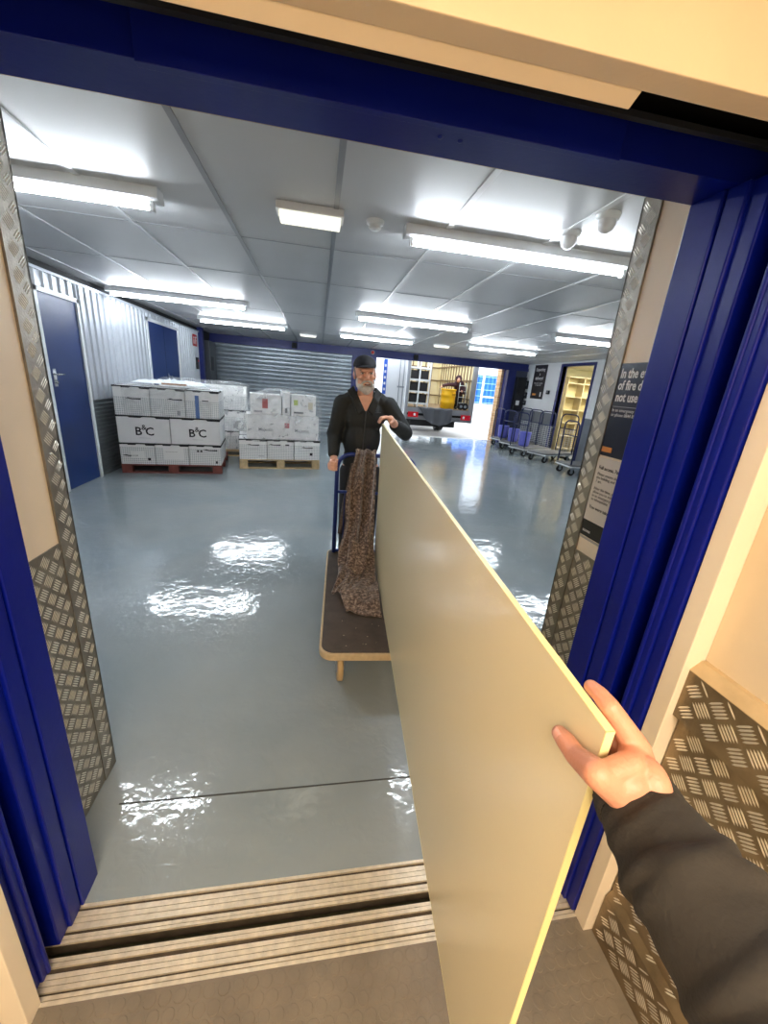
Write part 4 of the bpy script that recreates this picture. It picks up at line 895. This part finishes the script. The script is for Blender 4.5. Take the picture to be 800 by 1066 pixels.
# jacket: torso + sleeves, one garment
def ringtube(g, rings, seg=40, wr=0.0, seed=0):
    vs = []
    for i, (c, rx, ry, ax, ay) in enumerate(rings):
        c, ax, ay = Vector(c), Vector(ax).normalized(), Vector(ay).normalized()
        for k in range(seg):
            a = 2*math.pi*k/seg; w = 1+wr*mnoise.noise(Vector((math.cos(a)*2, math.sin(a)*2, i*0.55+seed)))
            vs.append(c+ax*rx*math.cos(a)*w+ay*ry*math.sin(a)*w)
    g.smooth = True
    g.add(vs, [(i*seg+k, i*seg+(k+1) % seg, (i+1)*seg+(k+1) % seg, (i+1)*seg+k) for i in range(len(rings)-1) for k in range(seg)])
jch = [[((0.185, 3.14, 1.435), 0.072), ((0.135, 3.165, 1.19), 0.060), ((0.128, 3.06, 1.06), 0.044)],
       [((0.545, 3.14, 1.44), 0.074), ((0.695, 3.115, 1.245), 0.062), ((0.575, 2.955, 1.315), 0.046)],
       [((0.24, 3.14, 1.47), 0.06), ((0.35, 3.12, 1.50), 0.05), ((0.47, 3.14, 1.48), 0.06)],
       [((0.155, 3.165, 1.28), 0.058), ((0.125, 3.17, 1.20), 0.056)]]
jel = [((0.355, 3.15, 1.36), (0.178, 0.115, 0.15)), ((0.35, 3.16, 1.18), (0.155, 0.12, 0.2)), ((0.35, 3.16, 1.0), (0.145, 0.118, 0.16)), ((0.35, 3.16, 0.92), (0.15, 0.12, 0.085))]
jk = blob('jacket', jch, jel, 0.009, JACK, man, world=True, smooth=5)
# collar flaps open in a V, zip and pocket
def collar(s):
    g = G()
    def fn(u, v):
        p = [Vector((0.355+s*0.012, 3.018, 1.405)), Vector((0.35+s*0.055, 3.035, 1.505)), Vector((0.345+s*0.088, 3.09, 1.575)), Vector((0.345+s*0.07, 3.18, 1.57))]
        f = u*3; i = min(int(f), 2); w = f-i; a = p[i].lerp(p[i+1], w)
        return a+Vector((s*0.045, -0.018+0.01*u, -0.038))*v
    g.grid(fn, 24, 6); return g.build('collar', JACK, jk, world=True, solid=0.008)
collar(-1); collar(1)
g = G(); g.prism([(0.345-0.052, 1.508), (0.345+0.06, 1.508), (0.362, 1.40), (0.35, 1.40)], 3.028, 3.034, 'y'); g.build('neck_opening', SKIN, man, world=True)
ZIPM = mat('zip_grey', (48, 50, 54), 0.4)
g = G(); g.tube([(0.357, 3.026, 1.40), (0.356, 3.032, 1.32), (0.353, 3.036, 1.2), (0.35, 3.036, 1.05), (0.35, 3.036, 0.92)], 0.004, 8); g.build('zip', ZIPM, jk, world=True)
g = G(); g.tube([(0.385, 3.03, 1.385), (0.43, 3.035, 1.392), (0.475, 3.045, 1.395)], 0.003, 8); g.build('pocket_zip', ZIPM, jk, world=True)
blob('trousers', [[((0.285, 3.16, 0.9), 0.10), ((0.27, 3.15, 0.50), 0.075), ((0.27, 3.17, 0.1), 0.062)], [((0.425, 3.16, 0.9), 0.10), ((0.45, 3.18, 0.50), 0.075), ((0.45, 3.2, 0.1), 0.062)]], [], 0.009, TROU, man, world=True)
for (x, y) in ((0.265, 3.12), (0.46, 3.15)):
    g = G(); g.ell((x, y, 0.045), (0.05, 0.13, 0.045), 16, 10); g.build('shoe', mat('black_shoe', (20, 20, 22), 0.5), man, world=True)

# photographer's arm
SKIN2 = mat('young_skin', (212, 148, 122), 0.42, var=0.05, vscale=30, bump=0.12, bscale=260)
me_ = thing('person', "photographer's outstretched arm in a dark grey sweatshirt gripping the board's near corner", 'person', (0.45, 0.03, 1.0))
V = Vector
ttip, tip2, tmcp, tcmc = V((0.2895, 0.3075, 1.2295)), V((0.2870, 0.2808, 1.2333)), V((0.2830, 0.2475, 1.2500)), V((0.3215, 0.236, 1.221))
imcp, ipip, idip, itip = V((0.3440, 0.2675, 1.2540)), V((0.3203, 0.2905, 1.2875)), V((0.3195, 0.3060, 1.2900)), V((0.3188, 0.320, 1.2885))
wr, fa = V((0.337, 0.224, 1.210)), V((0.333, 0.195, 1.208))
dn = V((0.004, 0.001, -0.0215))
ch = [[(tcmc, 0.018), (tmcp, 0.0150), (tip2, 0.0118), (ttip-V((0, 0.004, 0)), 0.0112), (ttip+V((0.0005, 0.007, -0.002)), 0.0095)],
      [(wr, 0.022), (imcp, 0.0142), (ipip, 0.0110), (idip, 0.0096), (itip, 0.0084)]]
for k in range(1, 4):
    m0 = imcp+dn*k
    l = (1, 1.08, 1.0, 0.82)[k]
    q1 = V((0.3260, m0.y+0.036*l, m0.z+0.012)); q2 = V((0.3225, m0.y+0.058*l, m0.z+0.012)); q3 = V((0.3212, m0.y+0.078*l, m0.z+0.006))
    ch.append([(wr+dn*k*0.25, 0.022), (m0, 0.0128), (q1, 0.0102), (q2, 0.0092), (q3, 0.0082)])
ch.append([(wr, 0.0265), (fa, 0.026), (V((0.326, 0.12, 1.208)), 0.036), (V((0.336, -0.01, 1.206)), 0.044), (V((0.335, -0.12, 1.27)), 0.045), (V((0.28, -0.3, 1.38)), 0.055)])
ch.append([(tcmc, 0.019), (imcp-V((0.004, 0.010, 0.008)), 0.0155)])
ch.append([(tmcp+V((0.010, -0.001, 0)), 0.0125), (V((0.3215, 0.2500, 1.2555)), 0.0135), (imcp-V((0.008, 0.004, 0.002)), 0.0135)])
blob('body', ch, [((0.338, 0.244, 1.234), (0.021, 0.028, 0.030)), ((0.318, 0.240, 1.236), (0.024, 0.018, 0.022)), ((0.349, 0.247, 1.228), (0.016, 0.024, 0.026))], 0.0016, SKIN2, me_, world=True, smooth=8)
g = G(); d = (ttip-tip2).normalized(); nv = V((-0.96, -0.12, 0.28)).normalized(); sd = d.cross(nv).normalized()
def nail(u, v):
    x = (u-0.5)*0.0135; y = v*0.014-0.003; return ttip+d*y+sd*x+nv*(0.0106-55*x*x-0.0012*v*v)
g.grid(nail, 8, 8); part(g.build('thumbnail', mat('nail', (236, 176, 158), 0.25), me_, world=True, solid=0.0005), 'pink glossy thumbnail')
SWEAT = mat('dark_grey_sweatshirt', (46, 43, 40), 0.9, var=0.1, vscale=30, bump=0.15, bscale=220)
ax = [V(q) for q in ((.3395,.2500,1.2095),(.337,.2415,1.2095),(.334,.228,1.2085),(.332,.205,1.2075),(.331,.178,1.2075),(.327,.148,1.209),(.326,.121,1.2085),(.325,.094,1.208),(.325,.06,1.208),(.33,.02,1.205),(.34,-.03,1.205),(.345,-.08,1.24),(.33,-.15,1.29),(.31,-.22,1.34),(.28,-.3,1.38))]
rr = [.0365,.038,.039,.043,.047,.050,.052,.054,.056,.058,.060,.062,.064,.067,.07]
# resample finely
pts = []; rad = []
for i in range(len(ax)-1):
    for k in range(8): w = k/8; pts.append(ax[i].lerp(ax[i+1], w)); rad.append(rr[i]*(1-w)+rr[i+1]*w)
SEG = 72; vs = []; a = None
for i, p in enumerate(pts):
    tt = (pts[min(i+2, len(pts)-1)]-pts[max(i-2, 0)]).normalized()
    if a is None: a = tt.cross(V((0, 0, 1))).normalized()
    a = (a-tt*a.dot(tt)).normalized(); b = tt.cross(a); s = i/len(pts)
    for k in range(SEG):
        w = 2*math.pi*k/SEG; wr_ = 1.0
        if i < 14: wr_ += 0.014*(1 if k % 2 else -1)      # knitted rib cuff
        f = min(1, max(0, (i-15)/10))
        # diagonal folds running round the sleeve
        wr_ += f*(0.17*max(0, math.sin(i*0.235+1.2*math.sin(w+0.6)))**4+0.09*max(0, math.sin(i*0.41+2.3*math.sin(w-1.0)+1))**3+0.05*mnoise.noise(V((math.cos(w)*1.6, math.sin(w)*1.6, i*0.12)))-0.02)
        if 12 <= i <= 15: wr_ -= 0.03
        vs.append(p+(a*math.cos(w)+b*math.sin(w))*rad[i]*wr_)
g = G(); g.smooth = True
cut = 14
g.add(vs[cut*SEG-SEG:], [(i*SEG+k, i*SEG+(k+1) % SEG, (i+1)*SEG+(k+1) % SEG, (i+1)*SEG+k) for i in range(len(pts)-cut) for k in range(SEG)])
sl = g.build('sleeve', SWEAT, me_, world=True, solid=-0.003)
g = G(); g.smooth = True; nC = cut
g.add(vs[:nC*SEG], [(i*SEG+k, i*SEG+(k+1) % SEG, (i+1)*SEG+(k+1) % SEG, (i+1)*SEG+k) for i in range(nC-1) for k in range(SEG)])
part(g.build('ribbed_cuff', SWEAT, sl, world=True, solid=-0.004), 'finely ribbed cuff')

# ---------------- outside: yard, lorry, fence ----------------
g = G(); g.box(-6, 24, 13.35, 40, -0.25, -0.02); g.cur = 1; g.box(1.7, 6.3, 13.3, 13.6, -0.2, 0.004); struct('ground_yard', g, [CONC, mat('pale_kerb', (214, 214, 210), 0.7)])
g = G(); g.box(-6, 24, 30, 30.4, 0, 7.5); struct('wall_yard', g, mat('white_render', (226, 228, 230), 0.8))
BRICK = bpy.data.materials.new('buff_brick'); BRICK.use_nodes = True
nt = BRICK.node_tree; bt = nt.nodes.new('ShaderNodeTexBrick'); tc = nt.nodes.new('ShaderNodeTexCoord'); mpn = nt.nodes.new('ShaderNodeMapping'); mpn.inputs['Rotation'].default_value = (math.pi/2, 0, 0)
bt.inputs['Color1'].default_value = (*lin((196, 140, 92)), 1); bt.inputs['Color2'].default_value = (*lin((224, 184, 132)), 1); bt.inputs['Mortar'].default_value = (*lin((214, 206, 190)), 1); bt.inputs['Scale'].default_value = 4.4
nt.links.new(tc.outputs['Object'], mpn.inputs['Vector']); nt.links.new(mpn.outputs['Vector'], bt.inputs['Vector']); nt.links.new(bt.outputs['Color'], nt.nodes['Principled BSDF'].inputs['Base Color'])
g = G(); g.box(6.12, 6.55, 13.3, 13.62, 0, 3.0); struct('wall_brick_pier', g, BRICK)
LB_ = mat('bright_blue_container', (30, 110, 214), 0.45, var=0.1)
t = thing('shipping_container', 'bright blue ribbed container standing across the yard', 'container', (10.2, 22.2, 0))
g = G()
p = rib_profile(-1.9, 1.9, 0.24, 0.05)
vs = []
for (q, dd) in p: vs += [(q, dd, 1.0), (q, dd, 2.55)]
g.add(vs, [(2*i, 2*i+1, 2*i+3, 2*i+2) for i in range(len(p)-1)]); g.box(-1.9, 1.9, 0.06, 2.4, 1.0, 2.56); g.build('wall_panel', LB_, t)
g = G()
for k in range(5): g.box(-1.9, 1.9, -0.02, 0.0, 1.05+0.35*k, 1.09+0.35*k)
g.build('rail', mat('pale_blue_rail', (140, 180, 230), 0.5), t)
g = G(); g.box(-1.9, 1.9, 0.0, 2.4, 0.0, 1.0); g.build('plinth', mat('white_plinth', (220, 220, 220), 0.7), t)
t = thing('metal_gate', 'white tubular gate frame in front of the blue container', 'gate', (9.35, 21.7, 0))
for x in (-0.35, 0.5): g = G(); g.box(x-0.05, x+0.05, -0.03, 0.03, 0, 3.1); g.build('gate_post', STEELW, t)
for z in (1.4, 2.9): g = G(); g.box(-0.35, 0.5, -0.03, 0.03, z-0.04, z+0.04); g.build('gate_rail', STEELW, t)
# lorry
tk = thing('box_lorry', 'white box lorry backed up to the loading doorway with its rear open', 'lorry', (4.3, 14.0, 0))
WL = mat('lorry_white_panel', (230, 232, 234), 0.45); WLC = mat('lorry_cream_panel', (226, 212, 178), 0.6); GP = mat('grey_lorry_post', (150, 154, 160), 0.4, metal=0.4)
def lb(name, m, boxes, label=None, bevel=0):
    g = G()
    for b in boxes: g.box(*b)
    o = g.build(name, m, tk, world=True, bevel=bevel)
    if label: o['label'] = label
    return o
lb('deck', mat('lorry_deck_ply', (134, 110, 84), 0.7, var=0.15), [(3.08, 5.5, 13.98, 18.6, 0.84, 0.94)])
lb('rear_sill', GP, [(3.06, 5.52, 13.95, 14.0, 0.74, 0.93)])
lb('side_wall', WLC, [(3.06, 3.12, 14.0, 18.6, 0.94, 3.1)]+[(3.12, 3.15, 14.3+0.4*k, 14.38+0.4*k, 0.94, 3.1) for k in range(10)])
lb('side_wall', WLC, [(5.46, 5.52, 14.0, 18.6, 0.94, 3.1)])
lb('bulkhead', WLC, [(3.06, 5.52, 18.6, 18.66, 0.94, 3.1)])
SEAM = mat('brown_batten', (120, 98, 74), 0.7)
sw = lb('wall_batten', SEAM, [(5.43, 5.46, 14.4+0.33*k, 14.44+0.33*k, 0.94, 3.1) for k in range(12)]+[(3.3+0.3*k, 3.34+0.3*k, 18.57, 18.6, 0.94, 3.1) for k in range(7)]+[(3.15, 5.44, 18.56, 18.6, z, z+0.05) for z in (1.3, 1.95, 2.5)]+[(5.41, 5.44, 14.2, 18.5, z, z+0.05) for z in (1.3, 1.95, 2.5)])
g = G(); g.box(3.06, 5.52, 14.0, 18.66, 3.1, 3.14)
TRM = bpy.data.materials.new('translucent_roof'); TRM.use_nodes = True; nt = TRM.node_tree; tb = nt.nodes.new('ShaderNodeBsdfTranslucent'); tb.inputs[0].default_value = (0.85, 0.85, 0.8, 1); nt.links.new(tb.outputs[0], nt.nodes['Material Output'].inputs['Surface'])
g.build('roof', TRM, tk, world=True)
lb('rear_post', GP, [(2.99, 3.10, 13.93, 14.05, 0.5, 3.15)], bevel=0.01); lb('rear_post', GP, [(5.38, 5.55, 13.93, 14.05, 0.5, 3.15)], bevel=0.01)
dr = lb('rear_door', WL, [(2.14, 2.97, 13.9, 13.95, 0.75, 3.05)], 'open white rear door'); 
g = G()
for x in (2.72, 2.86): g.cyl((x, 13.885, 0.8), (x, 13.885, 3.0), 0.014, 8)
g.box(2.66, 2.9, 13.87, 13.89, 1.55, 1.6); g.build('lock_rod', GP, dr, world=True)
g = G(); g.box(2.15, 2.27, 13.893, 13.9, 1.3, 2.42); part(g.build('printed_band', mat('blue_print', (40, 90, 190), 0.5), dr, world=True), 'blue printed band')
for k in range(5): g = G(); g.box(2.18, 2.24, 13.889, 13.893, 1.42+0.19*k, 1.5+0.19*k); g.build('white_print', WHITEI, dr, world=True)
lb('tail_bumper', mat('grey_bumper', (120, 122, 126), 0.4, metal=0.3), [(3.1, 5.5, 13.9, 13.98, 0.52, 0.66)], bevel=0.01)
for (a, b) in ((3.13, 3.50), (5.1, 5.46)):
    o = lb('tail_light', mat('red_lens', (214, 30, 44), 0.2), [(a, b, 13.88, 13.9, 0.60, 0.78)], 'red tail light'); g = G(); c = a+0.24 if a < 4 else a+0.1; g.box(c-0.035, c+0.035, 13.87, 13.88, 0.65, 0.73); g.build('clear_lens', WHITEI, o, world=True)
for x in (3.5, 4.85):
    g = G(); g.tube([(x-0.14, 15.8, 0.45), (x-0.12, 15.8, 0.45), (x+0.12, 15.8, 0.45), (x+0.14, 15.8, 0.45)], [0.40, 0.46, 0.46, 0.40], 28); w = g.build('wheel', RUB, tk, world=True)
    g = G(); g.cyl((x-0.15, 15.8, 0.45), (x+0.15, 15.8, 0.45), 0.22, 18); g.build('hub', GALV, w, world=True)
lb('rear_valance', RUB, [(3.1, 5.5, 14.06, 14.1, 0.5, 0.84)])
lb('underbody_shade', RUB, [(3.3, 5.0, 14.2, 14.22, 0.28, 0.62)])  # added dark board standing in for the shade under the lorry
lb('chassis', RUB, [(3.7, 3.82, 14.1, 18.6, 0.6, 0.84), (4.8, 4.92, 14.1, 18.6, 0.6, 0.84)])
t = thing('storage_rack', 'white framed rack of dark crates just inside the lorry, left of the yellow drum', 'rack', (3.5, 14.4, 0.94))
for x in (-0.36, 0.0, 0.38):
    for y in (-0.2, 0.2): g = G(); g.box(x-0.025, x+0.025, y-0.025, y+0.025, 0, 1.62); g.build('upright', STEELW, t)
for z in (0.12, 0.52, 0.92, 1.32): g = G(); g.box(-0.38, 0.4, -0.23, 0.23, z-0.03, z+0.03); g.build('shelf', STEELW, t)
random.seed(5)
for i, x in enumerate((-0.33, 0.03)):
    for k, z in enumerate((0.151, 0.551, 0.951)):
        c = thing('dark_crate', 'black crate in the lorry rack, %s column, %s shelf' % (('left', 'right')[i], ('bottom', 'middle', 'top')[k]), 'crate', (3.5+x+0.01, 14.22, 0.94+z), 0, 'black crates in the lorry rack')
        g = G(); g.box(0, 0.29, 0, 0.34, 0, 0.02); g.box(0, 0.015, 0, 0.34, 0, 0.30); g.box(0.275, 0.29, 0, 0.34, 0, 0.30); g.box(0, 0.29, 0, 0.015, 0, 0.26); g.box(0, 0.29, 0.325, 0.34, 0, 0.30); g.build('body', mat('black_crate_plastic', (26, 25, 26), 0.6), c, bevel=0.004)
        g = G(); g.box(0.09, 0.2, -0.005, 0, 0.19, 0.22); g.build('handle_slot', INK, c)
YEL = mat('yellow_plastic', (246, 186, 10), 0.35)
t = thing('drum', 'tall yellow plastic drum on the lorry deck', 'drum', (4.66, 14.30, 0.94))
g = G(); g.lathe((0, 0, 0), [(0.0, 0.0), (0.22, 0.0), (0.255, 0.03), (0.262, 0.2), (0.272, 0.22), (0.272, 0.25), (0.262, 0.27), (0.262, 0.45), (0.272, 0.47), (0.272, 0.50), (0.262, 0.52), (0.255, 0.64), (0.235, 0.67), (0.0, 0.67)], 32); g.build('body', YEL, t)
g = G(); g.lathe((0, 0, 0), [(0.0, 0.705), (0.2, 0.705), (0.275, 0.70), (0.28, 0.66), (0.265, 0.645)], 32); g.build('lid', YEL, t)
g = G(); g.box(0.05, 0.17, -0.285, -0.262, 0.48, 0.56); g.build('side_handle', mat('amber_shadow', (206, 148, 8), 0.4), t)
GRYC = mat('grey_tarpaulin', (88, 90, 96), 0.8, bump=0.4, bscale=14)
def tarp(u, v):
    x = 3.5+1.25*u; w = v; top = 0.955 if w < 0.3 else 0.955-(w-0.3)*0.78*(0.75+0.35*math.sin(u*2.6+0.3))
    xx = x+0.22*max(0, w-0.3)*(1.0-u)*2.2
    y = 14.12-0.17*min(1, w/0.3) if w < 0.3 else 13.862-0.03*math.sin(u*15+w*4)-0.02
    return (xx, y, top+0.01*math.sin(u*21))
g = G(); g.grid(tarp, 50, 24); o = g.build('tarpaulin', GRYC, None, solid=0.01); tag(o, 'grey sheet hanging over the lorry\'s rear bumper', 'tarpaulin')
# hand truck
t = thing('hand_truck', 'white framed sack truck with a black wheel beside the yellow drum', 'hand truck', (5.16, 14.25, 0.94))
g = G()
for x in (-0.13, 0.13): g.tube([(x, 0, 0.1), (x, 0.0, 0.8), (x*0.8, 0.05, 0.95)], 0.014, 8)
for z in (0.25, 0.45, 0.65, 0.85): g.cyl((-0.13, 0, z), (0.13, 0, z), 0.012, 8)
g.build('frame', mat('silver_frame', (200, 206, 208), 0.35, metal=0.4), t)
for x in (-0.02, 0.14): g = G(); g.tube([(x-0.03, -0.05, 0.125), (x-0.02, -0.05, 0.125), (x+0.02, -0.05, 0.125), (x+0.03, -0.05, 0.125)] if False else [(x, -0.08-0.03, 0.125), (x, -0.08-0.02, 0.125), (x, -0.08+0.02, 0.125), (x, -0.08+0.03, 0.125)], [0.10, 0.125, 0.125, 0.10], 24); w = g.build('wheel', RUB, t); g = G(); g.cyl((x, -0.12, 0.125), (x, -0.04, 0.125), 0.05, 14); g.build('hub', GALV, w); 
# bending worker
MAR = mat('maroon_hoodie', (62, 34, 44), 0.85, var=0.15, vscale=10, bump=0.2, bscale=30)
wk = thing('person', 'worker in a dark maroon hooded top bending over the yellow drum in the lorry', 'person', (5.12, 14.62, 0.94))
P = lambda x, y, z: (x, y, z)
blob('body', [[(P(5.02, 14.42, 1.93), 0.05), (P(5.08, 14.5, 1.86), 0.06), (P(5.14, 14.62, 1.74), 0.12), (P(5.17, 14.68, 1.55), 0.12)],
    [(P(5.11, 14.68, 1.52), 0.08), (P(5.1, 14.62, 1.25), 0.06), (P(5.1, 14.68, 1.0), 0.045), (P(5.1, 14.58, 0.985), 0.035)],
    [(P(5.24, 14.7, 1.52), 0.08), (P(5.26, 14.66, 1.25), 0.06), (P(5.26, 14.7, 1.0), 0.045), (P(5.26, 14.6, 0.985), 0.035)],
    [(P(4.98, 14.54, 1.79), 0.055), (P(4.68, 14.46, 1.80), 0.042), (P(4.42, 14.38, 1.72), 0.03), (P(4.38, 14.36, 1.70), 0.022)],
    [(P(5.24, 14.54, 1.76), 0.055), (P(5.29, 14.38, 1.52), 0.042), (P(5.12, 14.22, 1.60), 0.03)]] +
    [[(P(4.38, 14.34+0.018*k, 1.70), 0.011), (P(4.345, 14.33+0.018*k, 1.68), 0.010), (P(4.33, 14.325+0.018*k, 1.655), 0.009)] for k in range(4)] + [[(P(4.39, 14.34, 1.69), 0.012), (P(4.375, 14.31, 1.665), 0.010)]]
    + [[(P(5.12, 14.2, 1.585+0.016*k), 0.010), (P(5.09, 14.17, 1.585+0.016*k), 0.010), (P(5.075, 14.19, 1.58+0.016*k), 0.009)] for k in range(4)],
    [(P(5.0, 14.38, 2.0), (0.085, 0.095, 0.11)), (P(4.98, 14.30, 1.96), (0.02, 0.03, 0.02))], 0.011, SKIN, wk, world=True)
blob('hooded_top', [[(P(4.98, 14.54, 1.80), 0.085), (P(4.68, 14.46, 1.80), 0.066), (P(4.44, 14.39, 1.73), 0.05)], [(P(5.24, 14.54, 1.76), 0.085), (P(5.30, 14.38, 1.54), 0.068), (P(5.17, 14.27, 1.58), 0.05)],
    [(P(5.05, 14.5, 1.86), 0.12), (P(5.14, 14.62, 1.76), 0.17), (P(5.18, 14.68, 1.56), 0.165)]], [(P(5.015, 14.405, 2.02), (0.125, 0.115, 0.13)), (P(5.1, 14.55, 1.84), (0.2, 0.15, 0.14))], 0.014, MAR, wk, world=True)
blob('trousers', [[(P(5.11, 14.68, 1.5), 0.11), (P(5.1, 14.62, 1.25), 0.085), (P(5.1, 14.68, 1.03), 0.07)], [(P(5.24, 14.7, 1.5), 0.11), (P(5.26, 14.66, 1.25), 0.085), (P(5.26, 14.7, 1.03), 0.07)]], [], 0.014, TROU, wk, world=True)
for x in (5.1, 5.26): g = G(); g.ell((x, 14.6, 0.985), (0.05, 0.13, 0.045), 14, 8); g.build('shoe', mat('black_shoe', (20, 20, 22), 0.5), wk, world=True)
